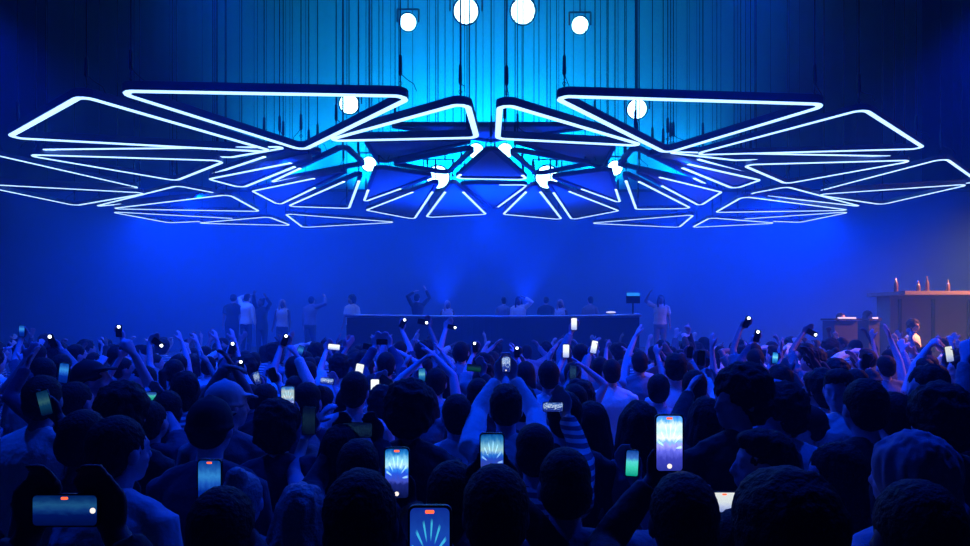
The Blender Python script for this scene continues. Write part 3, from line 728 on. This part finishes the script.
for i, (ph, hd, kind, st, lab, roll, land) in enumerate(FAR):
    hx, hy, hdp, hair, cl, hk = hd
    h = max(1.62, min(1.93, H(hx, hy, hdp)[2]))
    hdp2 = max(2.9, ph[2]-.42)
    tor = any(q in lab for q in ('tiny','speck','glint','cyan phone light','flecked'))
    HO(ph, (hx, hdp2, h), ('%s person holding up the %s' if len(lab.split()) < 11 else '%s holder of the %s') % (HS[hair], lab), lab, {'hair':hair,'cloth':cl,'sleeve':rf.choice(['short','long','short']),'skin':rf.choice([0,1,1,2]),'yaw':rf.uniform(-.3,.3),'pitch':rf.uniform(0,.25)}, 'off' if tor else kind, st=st, hand_='R' if hk == 'B' else hk, both=hk == 'B', roll=roll, land=land, seed=i, vox=.010 if hdp2 < 5 else .0125, ps=.72 if kind in ('sparkle','cyan','green','scribble','off') else .88, torch=tor)
# --- people without a phone that the photo shows clearly
def PP(hx, hy, d, P, label, face=0, arms=None, vox=None):
    d0 = d; d = nudge(hx, d)
    P['h'] = max(1.5, min(1.93, CZ+(HY-hy)*d/F)); P.setdefault('seed', int(hx)); x = (hx-HX)*d/F
    for k, a in (arms or {}).items():
        tx, ty, td = a[0]; td += d-d0; b = {'raise':1,'T':at(tx,ty,td),'kind':a[1] if len(a) > 1 else 'open'}
        if len(a) > 2: b['pole'] = a[2]
        if len(a) > 3: b['Dw'] = V(a[3])
        if len(a) > 4: b['Nw'] = V(a[4])
        P[k] = b
    return place(P, x, d, face, label, vox or (.0085 if d < 2.6 else .010 if d < 4.5 else .012))
pi = math.pi
PP(790,477,1.35,{'hair':'bob','cloth':'black','sleeve':'long','girth':1.1,'skin':3},'person with a huge dark mop of hair filling the lower right of middle')
PP(925,487,1.42,{'hair':'short','cloth':'black','sleeve':'long','girth':1.05,'skin':3},'black silhouette at the bottom right in front of a pale hooded head')
PP(914,440,2.0,{'hair':'hood','hc':'hood_pale','cloth':'pale','sleeve':'long','yaw':.5},'person in a pale draped hood with an orange lit rim on the right')
PP(86,424,2.3,{'hair':'short','cloth':'pale','sleeve':'short','yaw':-.5,'lean':(.04,.1)},'dark haired person in a pale blue shirt leaning right at lower left')
PP(121,389,3.1,{'hair':'curly','cloth':'black','sleeve':'long','skin':2},'tall dark curly head left between pale shirt and bent arm')
PP(208,400,2.75,{'hair':'cap','hc':'black_cap','cloth':'navy','sleeve':'long'},'person in a dark cap with wide dark shoulders on the left')
PP(226,383,3.5,{'hair':'cap','hc':'white_cap','cloth':'grey','sleeve':'short','yaw':-.8},'person in a bright white cap behind a dark cap')
PP(306,384,3.9,{'hair':'fade','cloth':'navy','sleeve':'short'},'square dark head above the striped dim phone')
PP(354,373,4.0,{'hair':'short','cloth':'pale','sleeve':'long'},'round dark head over a pale shirt left of the middle', arms={'L':((318,420,3.7),'relaxed',(-.8,-.4,-.9))})
PP(409,386,2.9,{'hair':'curly','cloth':'black','sleeve':'long','skin':2},'large dark curly head left of the middle')
PP(456,396,3.3,{'hair':'short','cloth':'pale','sleeve':'long','collar':1,'yaw':.2},'person in a pale collared shirt seen from behind left of the middle')
PP(452,465,2.05,{'hair':'short','cloth':'black','sleeve':'short','skin':3},'dark low head right of the blue band phone')
PP(523,387,3.55,{'hair':'top','cloth':'navy','sleeve':'short'},'dark quiff head just right of the pale sleeves')
PP(565,393,3.3,{'hair':'short','cloth':'black','sleeve':'long'},'dark round head beside the glinting phone')
PP(549,362,5.3,{'hair':'short','cloth':'white','sleeve':'short'},'dark haired person in a white shirt right of the sparkling phone')
PP(612,360,6.1,{'hair':'short','cloth':'white','sleeve':'short'},'person in a bright white shirt seen from behind right of the middle')
PP(660,375,4.8,{'hair':'short','cloth':'pale','sleeve':'short','yaw':-.3},'dark oval head with a pale collar right of the white shirt')
PP(677,354,4.7,{'hair':'top','cloth':'white','sleeve':'short','yaw':-.2},'taller dark head over a creased white shirt right of middle')
PP(741,371,2.95,{'hair':'curly','cloth':'black','sleeve':'long','yaw':1.9,'skin':1},'person with big curly hair turned to the left, right of middle')
PP(797,391,3.3,{'hair':'curly','cloth':'pale','sleeve':'long','yaw':1.4,'lean':(-.05,.06)},'person with a pale sleeve stretched out left towards a small phone', arms={'L':((786,366,3.75),'point',(-.2,.4,-.5),(-.9,.2,.25),(0,0,-1))})
PP(842,370,4.0,{'hair':'top','cloth':'white','sleeve':'short','yaw':2.4,'pitch':-.15,'skin':0},'bearded man turned back with his face lit blue on the right')
PP(868,381,3.05,{'hair':'short','cloth':'black','sleeve':'long'},'big dark head right of the man facing back')
PP(808,408,2.85,{'hair':'cap','hc':'black_cap','cloth':'navy','sleeve':'long','yaw':1.2},'person in a black cap facing left under the stretched pale sleeve')
PP(896,394,3.3,{'hair':'short','cloth':'black','sleeve':'short'},'dark head between the man facing back and the right edge')
PP(943,391,2.85,{'hair':'curly','cloth':'black','sleeve':'long','girth':1.12},'large black head and jacket above the pale hood')
PP(930,367,3.9,{'hair':'wavy','hc':'brown','cloth':'grey','sleeve':'short','yaw':1.7,'skin':0},'woman with full dark hair facing left near the right edge')
PP(767,433,2.35,{'hair':'top','cloth':'black','sleeve':'long','yaw':1.35,'skin':1},'man in left profile with thick dark hair, lower right of middle')
PP(838,447,2.3,{'hair':'long','cloth':'black','sleeve':'long','yaw':1.25,'skin':0},'long haired woman in left profile at the lower right')
PP(240,475,2.5,{'hair':'bun','hc':'blonde','cloth':'grey','sleeve':'short'},'short fair haired person right of the dim phone silhouette')
PP(300,488,2.3,{'hair':'wavy','hc':'blonde','cloth':'pale','sleeve':'long'},'fluffy pale haired person at the bottom beside the broad silhouette')
PP(592,404,3.1,{'hair':'long','cloth':'navy','sleeve':'short'},'long dark haired person left of the largest phone')
PP(640,404,3.4,{'hair':'wavy','hc':'brown','cloth':'grey','sleeve':'short'},'wavy light haired person just left of the largest phone')
PP(708,400,3.5,{'hair':'wavy','hc':'brown','cloth':'black','sleeve':'long'},'person with two dark sleeves raised in an arch right of the largest phone', arms={'L':((690,386,3.9),'relaxed',(-.9,0,-.3)),'R':((718,386,3.9),'relaxed',(.9,0,-.3))})
PP(735,432,2.6,{'hair':'short','cloth':'black','sleeve':'long','skin':2},'dark short haired head right of the largest phone')
PP(90,361,4.3,{'hair':'cap','hc':'black_cap','cloth':'grey','sleeve':'none','yaw':-1.4,'pitch':.25},'capped person looking right with a thick bare arm raised', arms={'R':((134,354,4.5),'fist',(.3,.1,-1))})
PP(36,358,5.4,{'hair':'short','cloth':'pale','sleeve':'short','yaw':1.4,'pitch':.2,'skin':0},'person facing left with a lit face near the left edge')
PP(166,392,3.5,{'hair':'short','cloth':'black','sleeve':'long','skin':3},'person whose dark sleeve rises and bends right over the crowd', arms={'R':((228,362,3.75),'relaxed',(-.5,0,1),(1,0,-.12),(0,0,-1))})
PP(139,367,5.4,{'hair':'short','cloth':'grey','sleeve':'short','yaw':2.6,'skin':0},'person facing back with a pinkish lit face on the left')
PP(294,377,4.9,{'hair':'fade','cloth':'white','sleeve':'long'},'person with a thick pale sleeve straight up', arms={'R':((296,352,5.0),'fist')})
PP(405,358,6.3,{'hair':'short','cloth':'grey','sleeve':'short'},'person with one slim bare arm up left of crossed forearms', arms={'R':((399,352,6.5),'open')})
PP(436,369,4.7,{'hair':'short','cloth':'white','sleeve':'none'},'short haired person with both bare forearms up in a V', arms={'L':((420,362,4.9),'open'),'R':((433,355,4.9),'open')})
PP(640,352,7.0,{'hair':'short','cloth':'grey','sleeve':'none'},'person under the far right end of the booth rail, arm high', arms={'L':((636,334,7.2),'open')})
PP(887,356,6.8,{'hair':'short','cloth':'grey','sleeve':'none','skin':0},'person with an open hand high on the right before the bar', arms={'R':((889,335,7.0),'open')})
PP(925,359,6.2,{'hair':'short','cloth':'grey','sleeve':'none','skin':0},'orange lit person with a thin bent arm up at the right', arms={'R':((944,352,6.3),'relaxed'),'L':((929,346,6.3),'fist')})
PP(964,356,5.6,{'hair':'short','cloth':'pale','sleeve':'short','skin':0,'yaw':1},'orange lit face cut by the right photo edge')
PP(225,358,7.4,{'hair':'short','cloth':'grey','sleeve':'none'},'person with the tall thin arm raised straight on the left', arms={'R':((234,337,7.5),'open')})
PP(208,357,7.6,{'hair':'short','cloth':'pale','sleeve':'none'},'person with a hooked wrist raised, left of a thin arm', arms={'R':((216,331,7.7),'relaxed')})
PP(176,356,8.0,{'hair':'short','cloth':'grey','sleeve':'none'},'person with a curved arm raised at the back left', arms={'R':((181,338,8.1),'open')})
PP(192,357,8.2,{'hair':'long','cloth':'grey','sleeve':'none'},'person with a bent waving arm at the back left', arms={'R':((196,336,8.3),'wave')})
n_named = len(people)

# --- the rest of the crowd: made once in many variants, then copied
rv = random.Random(7); variants = []
hairs = ['short','short','short','fade','top','curly','long','wavy','bun','ponytail','backcap','short','long','curly']
cloths = ['black','pale','navy','denim','grey','white','black','pale','white','denim','grey','striped']
kinds_ = ['open','relaxed','wave','fist','point']
for i in range(44):
    P = {'h': rv.uniform(1.62,1.86), 'hair': hairs[i % len(hairs)], 'cloth': cloths[(i*5) % len(cloths)], 'sleeve': rv.choice(['short','long','short','none']), 'skin': rv.choice([0,0,1,1,2,3]), 'girth': rv.uniform(.92,1.12),
         'yaw': rv.uniform(-.6,.6), 'pitch': rv.uniform(-.05,.25), 'seed': i, 'hc': rv.choice(['black','black','brown','black','blonde'] if i % 7 == 0 else ['black','black','brown']), 'tr': i % 2, 'lean': (rv.uniform(-.05,.05), rv.uniform(-.03,.08))}
    if P['hair'] == 'backcap': P['hc'] = 'black_cap'
    S = P['h']/1.76; arms = 0
    mode = i % 11
    if mode in (1,4,7,10): q = ['R'] if i % 2 else ['L']
    elif mode in (3,9): q = ['L','R']
    else: q = []
    for k in q:
        s = 1 if k == 'R' else -1; arms += 1
        P[k] = {'raise':1,'t':(s*rv.uniform(.08,.42)*S, rv.uniform(.05,.32)*S, rv.uniform(1.68,1.94)*S), 'kind': rv.choice(kinds_)}
    if mode in (5,): 
        for k in ('L','R'): P[k] = {'t':((-.06 if k == 'L' else .06)*S, .3*S, 1.42*S), 'kind':'open','pole':((-1 if k == 'L' else 1)*.6,0,-1)}
    J = skeleton(P)
    variants.append((P, arms, mode == 5, J))
cache = {}
def variant(i):
    if i not in cache:
        P, arms, clap, J = variants[i]
        vox = .0125
        cache[i] = {'J': J, 'body': body_mesh(P, J, vox, SK[P['skin']]), 'hair': hair_mesh(P, J, vox, HR[P['hc']]), 'shirt': shirt_mesh(P, J, vox, CL[P['cloth']]), 'trousers': trousers_mesh(J, TR[P['tr']]), 'st': P['hair']}
    return cache[i]
CT = {'black':'black top','navy':'navy top','grey':'grey top','denim':'denim shirt','maroon':'dark red top','pale':'pale shirt','white':'white shirt','striped':'striped top'}
fill = []; tries = 0
def clear(x, y, r): return all((x-a)**2+(y-b)**2 > r*r for a, b, _ in people)
while len(fill) < 205 and tries < 40000:
    tries += 1
    d = 3.0+rv.random()**.8*9.6; x = rv.uniform(-.78,.80)*d
    if math.hypot(x*.55, d-18) < 6.3 and d > 11.4: continue
    if not clear(x, d, .46 if d > 4.5 else .56): continue
    i = rv.randrange(44)
    if d < 4.6 and variants[i][1]: continue
    f = rv.gauss(0,.35) + math.atan2(x, 16-d)*.8
    r, _ = place(variants[i][0], x, d, f, '', .0125, share=variant(i))
    fill.append((r, x, d, i))
# ---------------------------------------------------------------- booth, platform, bar
M['rail'] = mat('rail_metal', (.35,.45,.6), .25, .3); M['booth'] = mat('booth_front', (.03,.035,.06), .5, bump=.2)
M['stage'] = mat('platform_black', (.03,.03,.04), .8); M['glow_white'] = mat('lit_sign', (.8,.8,.8), .5, emit=(.55,.6,.95), es=1.2)
M['mon'] = mat('monitor_bar', (.1,.1,.1), .4, emit=(.02,.3,1), es=1.0); M['bottle'] = mat('bottle_glass', (.12,.08,.06), .15, spec=.8)
M['panel'] = mat('bar_panel', (.16,.14,.16), .7, bump=.4, bscale=8)
def arc(t): x = -2.55+t*(5.4); u = (t-.5)*2; return x, 16.6-4.6*abs(u)**2.0
bt = thing('booth', 'long curved dark booth with a pale glossy rail behind the crowd', 'booth', (0,16,0))
n = 36; vs = []; fs = []
for i in range(n+1):
    x, y = arc(i/n)
    for dy, z in ((0,0),(0,2.2),(.25,2.2),(.25,0)): vs.append((x, y+dy-16, z))
for i in range(n):
    a = 4*i
    for j in range(4): fs.append((a+j, a+4+j, a+4+(j+1)%4, a+(j+1)%4))
fs += [(0,1,2,3), (4*n+3,4*n+2,4*n+1,4*n)]
link('booth_front', mesh('booth_front', vs, fs, M['booth']), bt)
pts = [V((arc(i/n)[0], arc(i/n)[1]-16-.02, 2.235)) for i in range(n+1)]
MB().tube(pts, [(.05,.03)]*(n+1), 8, (0,1,0)).build('rail', M['rail'], bt, True)
PZ = 1.1
st = thing('platform', 'raised black platform behind the curved booth', 'stage', (0,21,0))
MB().box((-1.6,.9,PZ/2), (17.5,7.2,PZ)).build('deck', M['stage'], st)
mo = thing('monitor', 'small blue lit screen standing on the right end of the booth rail', 'screen', at(633,297,12.4))
MB().box((0,0,-.02), (.26,.03,.20)).build('casing', M['black_metal'], mo); MB().box((0,-.02,.05), (.25,.01,.06)).build('screen', M['mon'], mo)
MB().tube([(0,.0,-.12),(0,0,2.27-mo.location.z)], .015, 8).build('stand', M['black_metal'], mo)
def small(name, px, py, d, r, lab, m):
    t = thing(name, lab, 'light', at(px,py,d)); MB().ell((0,0,0), (r,r,r*.6)).build('bulb', m, t, True); MB().tube([(0,0,-.02),(0,0,-.07)], [.03,.04], 8).build('base', M['black_metal'], t)
t = thing('rail_lamp', 'small bright lamp on the right part of the booth rail', 'light', (arc(.94)[0], arc(.94)[1], 2.285))
MB().ell((0,0,.02), (.10,.03,.02)).build('bulb', M['glow_white'], t, True); MB().box((0,0,-.003), (.2,.05,.012)).build('base', M['black_metal'], t)
# people on the platform
pl = [(246,294,16,1),(262,297,17,2),(232,299,18.5,0),(282,301,18,0),(310,302,19,1),(352,300,19,0),(418,299,19.5,2),(447,302,20,0),(503,301,20,0),(520,300,19.5,1),(545,299,21,0),(560,300,19,0),(590,300,19.5,0),(660,298,18,1)]
for k, (px, py, d, ar) in enumerate(pl):
    c = [j for j in range(44) if variants[j][1] == ar]; i = c[(k*5+1) % len(c)]
    d = max(18.9, d); x = (px-HX)*d/F
    if not (-10.2 < x < 7.0): continue
    r, _ = place(variants[i][0], x, max(18.9,d), pi*.95+rf.uniform(-.4,.4) if k % 2 else rf.uniform(-.4,.4), '', .0125, share=variant(i))
    r.location.z = PZ; fill.append((r, x, max(18.9,d), i))
# the bar at the right
BX = at(902,291,14.0)
bc = thing('bar_canopy', 'dark bar block at the right edge with an orange lit ledge', 'bar', (BX.x, 14, 0))
MB().box((2.0,.6,BX.z-.04), (4.0,1.4,.08)).build('ledge', M['panel'], bc)
MB().box((2.05,.9,(BX.z-.08)/2), (3.8,.5,BX.z-.08)).build('back_panel', M['panel'], bc)
MB().box((2.0,-.0,.55), (3.9,.5,1.1)).build('counter', M['panel'], bc)
for k, q in enumerate((.35,1.1,1.9,2.7,3.5)): MB().box((q,.62,BX.z-.75), (.05,.06,1.2)).build('mullion', M['stage'], bc)
def bottle(i, h, r):
    b = MB(); b.tube([(0,0,0),(0,0,.01),(0,0,h*.6),(0,0,h*.72),(0,0,h*.8),(0,0,h)], [r*.9,r,r,r*.5,r*.36,r*.36], 10); return b.mesh('bottle', M['bottle'], True)
for k, q in enumerate((.06,.55,.74,1.2,1.75,1.95,2.5,2.62,3.1)):
    h = (.30,.24,.34,.26)[k%4]
    t = thing('bottle', ('tallest' if k == 2 else 'first' if k == 0 else 'bottle number %d' % k), 'bottle', (BX.x+q, 14.3, BX.z), 0, 'bottles along the orange lit ledge', me=bottle(k, h, .042))
    t['label'] = 'dim bottle standing on the orange lit ledge at the right'
# two lit counters
for (px, w, lab) in ((843.5,.38,'wider of two glowing white counter edges back right'),(871.5,.11,'narrower of two glowing white counter edges back right')):
    p = at(px, 318, 14.2)
    t = thing('counter', lab, 'counter', (p.x, 14.2, 0))
    MB().box((0,.15,(p.z-.06)/2), (w+.12,.5,p.z-.06)).build('cabinet', M['booth'], t)
    MB().box((0,-.13,p.z), (w,.04,.035)).build('light_strip', M['glow_white'], t)
    MB().box((0,.15,p.z-.03), (w+.16,.6,.04)).build('counter_top', M['stage'], t)
for k, (px, py, d) in enumerate(((840,313,15.2),(868,311,15.3),(888,313,15.2),(912,320,13.2))):
    i = [2,6,10,13][k]; x = (px-HX)*d/F
    r, _ = place(variants[i][0], x, d, pi+.2*k, '', .0125, share=variant(i)); hh = variants[i][0]['h']
    zz = max(0, at(px,py,d).z-hh)
    if zz > .05:
        r.location.z = zz; q = thing('riser', ['low step under the person behind the wider glowing counter','low step under the person behind the narrower glowing counter','low step under the person right of both glowing counters','low step under the person before the bar'][k], 'step', (x,d,0)); MB().box((0,0,zz/2), (.5,.5,zz)).build('step_box', M['stage'], q)
    fill.append((r, x, d, i))
# suspended cable at the left, faint pipes
# ---------------------------------------------------------------- labels for the copied people
LM = [(668,443,'the largest phone'),(396,465,'the blue band phone'),(210,482,'the dim red-marked phone'),(66,507,'the bottom left phone'),(492,457,'the phone over the round head'),(632,464,'the green phone'),(728,502,'the white sideways phone'),
 (288,400,'the tall pale blue phone'),(309,418,'the thin striped phone'),(357,430,'the scribble phone'),(506,362,'the sparkling phone'),(45,403,'the black cyan-cornered phone'),(375,388,'the white glowing phone'),(359,372,'the cyan white phone corner'),
 (273,375,'the black phone back'),(240,365,'the flecked phone'),(334,347,'the bright sideways phone'),(382,342,'the black two-handed phone'),(566,350,'the white upright phone'),(574,324,'the highest white phone'),(747,322,'the upper tiny lit phone'),
 (775,358,'the small pale blue phone'),(812,333,'the twinkling far phone'),(119,331,'the brightest far left light'),(52,341,'the fist-held phone light'),(158,343,'the slanting arm light'),(452,327,'the cyan phone light'),(475,347,'the flecked white phone'),
 (701,358,'the pale-rimmed black phone'),(949,354,'the orange lit phone'),(22,331,'the faint far left phone'),(86,424,'the leaning pale shirt'),(226,383,'the white cap'),(138,378,'the pinkish face'),(612,362,'the bright white shirt'),(741,380,'the big curly hair'),
 (842,375,'the man facing back'),(915,445,'the pale hood'),(930,370,'the full haired woman'),(843,318,'the wider glowing counter'),(872,318,'the narrower glowing counter'),(910,291,'the left ledge end'),(345,314,'the left rail end'),(640,312,'the right rail end'),
 (490,317,'the rail middle'),(456,400,'the pale collared shirt'),(235,362,'the bent dark hand'),(166,395,'the bent dark sleeve'),(889,337,'the high open hand'),(594,347,'the right-leaning white phone'),(420,317,'the rail left of middle'),(633,297,'the blue monitor')]
SHORT = {'short':'short hair','fade':'cropped hair','top':'quiff','curly':'curly hair','afro':'big hair','long':'long hair','wavy':'wavy hair','bun':'hair bun','ponytail':'ponytail','cap':'cap','backcap':'cap'}
used = set()
for (r, x, d, i) in fill:
    P, arms, clap, J = variants[i]; zz = r.location.z
    px = HX+x*F/d; py = HY-(P['h']+zz-CZ)*F/d
    look = '%s, %s, %s' % (CT[P['cloth']], SHORT[P['hair']], 'arm up' if arms == 1 else 'both arms up' if arms else 'hands clasped' if clap else 'arms down')
    if abs(px-HX) > 490: near = sorted(LM, key=lambda q: (q[0]-px)**2+(q[1]-py)**2)
    else: near = sorted(LM, key=lambda q: (q[0]-px)**2+2*(q[1]-py)**2)
    done = False
    for q in near[:9]:
        dx, dy = px-q[0], py-q[1]
        dist = 'just ' if math.hypot(dx,dy) < 22 else 'well ' if math.hypot(dx,dy) > 60 else ''
        side = 'right of' if dx > abs(dy)*1.6 else 'left of' if -dx > abs(dy)*1.6 else ('above' if dy < 0 else 'below') if abs(dx) < abs(dy)*.5 else ('up' if dy < 0 else 'down')+(' right of' if dx > 0 else ' left of')
        lab = 'person, %s, %s%s %s' % (look, dist, side, q[2])
        if len(lab.split()) > 16: lab = lab.replace('just ','').replace('well ','')
        if lab not in used: done = True; break
    used.add(lab); r['label'] = lab
    if zz == PZ: r['group'] = 'people on the platform behind the booth'

for o in bpy.data.objects:
    if o.get('label') and len(o['label'].split()) > 16: print('LONG', o['label'])

# ---------------------------------------------------------------- light and haze
def haze(name, x0, x1, y0, y1, z0, z1, dens, an, col=(.9,.95,1)):
    m = bpy.data.materials.new(name); m.use_nodes = True; nt = m.node_tree; nt.nodes.clear()
    o = nt.nodes.new('ShaderNodeOutputMaterial'); v = nt.nodes.new('ShaderNodeVolumeScatter')
    v.inputs['Color'].default_value = (*col, 1); v.inputs['Density'].default_value = dens; v.inputs['Anisotropy'].default_value = an
    nt.links.new(v.outputs[0], o.inputs['Volume'])
    ob = struct(name, MB().box(((x0+x1)/2,(y0+y1)/2,(z0+z1)/2), (x1-x0,y1-y0,z1-z0)).mesh(name, m), 'stuff', 'blue haze filling the hall air')
    return ob
haze('haze', X0+.02, X1-.02, 8.0, Y1-.4, .01, ZC-.01, .034, .2, (.15,.55,1))
haze('thin_haze', X0+.02, X1-.02, Y0+.02, 7.99, .01, ZC-.01, .009, .2, (.15,.55,1))
def spot(name, loc, to, power, col, ang, rad=.3, blend=.6):
    l = bpy.data.lights.new(name, 'SPOT'); l.energy = power; l.color = col; l.spot_size = math.radians(ang); l.spot_blend = blend; l.shadow_soft_size = rad
    o = bpy.data.objects.new(name, l); C.objects.link(o); o.location = loc
    o.rotation_euler = (Vector(to)-Vector(loc)).to_track_quat('-Z','Y').to_euler(); return o
def point(name, loc, power, col, rad=.3):
    l = bpy.data.lights.new(name, 'POINT'); l.energy = power; l.color = col; l.shadow_soft_size = rad
    o = bpy.data.objects.new(name, l); C.objects.link(o); o.location = loc; return o
BLUE = (.0, .045, 1.0); CYAN = (.0, .42, 1.0)
# cyan uplights standing behind the bulkhead, washing the curtain
for x, p in ((-9,2600),(-5.5,3200),(-2,10500),(2,10500),(5.5,3200),(9,2000)):
    spot('cyan_uplight', (x, YB+1.3, zt+.3), (x*.9, Y1-.4, zt+5), p, CYAN, 120, .4, 1)
# added unseen blue spots hidden among the rear triangles, brightening the bulkhead
for x, p in ((-17,550),(-12.5,1500),(-8,1500),(-4,1100),(0,900),(4,1100),(8,1500),(12.5,1600),(17,900)):
    spot('added_wall_fill', (x, 23.2, 6.9), (x, YB, 4.6), p, BLUE, 118, .3, 1)
# added unseen blue spots standing in for the LED underglow of the cluster
for x, y, p in ((-4.5,14,1300),(4.5,14,1300),(0,17,900),(-8,18,2100),(8,18,2300),(-11,21,1500),(11,21,1800),(0,22,500)):
    spot('added_down_fill', (x, y, 5.6), (x*.95, y-.8, 1.5), p, BLUE, 155, .15, 1)
# added out-of-view blue fill over the crowd, between the camera and the cluster
for x, y, p in ((-3,7,1500),(3,7,1500),(-6.5,7.6,1300),(6.5,7.6,1300),(0,6.2,600)):
    spot('added_crowd_fill', (x, y, 6.4), (x*.95, y+1.2, 1.5), p, BLUE, 105, .12, 1)
for x, y, p in ((-3.6,3.2,520),(3.6,3.2,520),(0,4.2,420),(-1.2,5.6,380),(2,5.4,380)):
    spot('added_crowd_fill', (x, y+1, 6.2), (x*.9, y+.4, 1.5), p, BLUE, 110, .1, 1)  # more added top fill, for the near crowd
# added blue fill behind the booth, brightening panels and haze from below
for x, y, p in ((-5,18,450),(-1.2,18.6,1900),(1.2,18.6,1900),(5,18,450),(-9.0,18,150),(9.0,18,150)):
    spot('added_up_fill', (x, y, 2.5), (x*.9, y-.2, 6), p, BLUE, 100, .12, 1)
spot('orange_lamp', (12.2, 12.6, 5.4), (11.0, 13.6, 1.8), 6000, (1,.36,.18), 105, .15, 1)
spot('orange_lamp', (7.8, 7.6, 4.3), (5.0, 7.6, 1.5), 420, (1,.34,.14), 75, .15, 1)

w = bpy.data.worlds.new('World'); bpy.context.scene.world = w; w.use_nodes = True
w.node_tree.nodes['Background'].inputs[0].default_value = (0,0,0,1)

cam = bpy.data.cameras.new('camera'); co = bpy.data.objects.new('camera', cam); C.objects.link(co)
co.location = (0,0,CZ); co.rotation_euler = (math.radians(90),0,0)
cam.sensor_width = 36; cam.lens = 36*F/970; cam.shift_y = (HY-273)/970; cam.clip_start = .05; cam.clip_end = 200
sc = bpy.context.scene; sc.camera = co
sc.view_settings.view_transform = 'Standard'; sc.view_settings.look = 'None'; sc.view_settings.gamma = 1; sc.view_settings.exposure = 0
sc.view_settings.use_curve_mapping = False
sc.cycles.use_denoising = True; sc.cycles.max_bounces = 5; sc.cycles.diffuse_bounces = 3; sc.cycles.volume_bounces = 0
sc.cycles.sample_clamp_indirect = 4
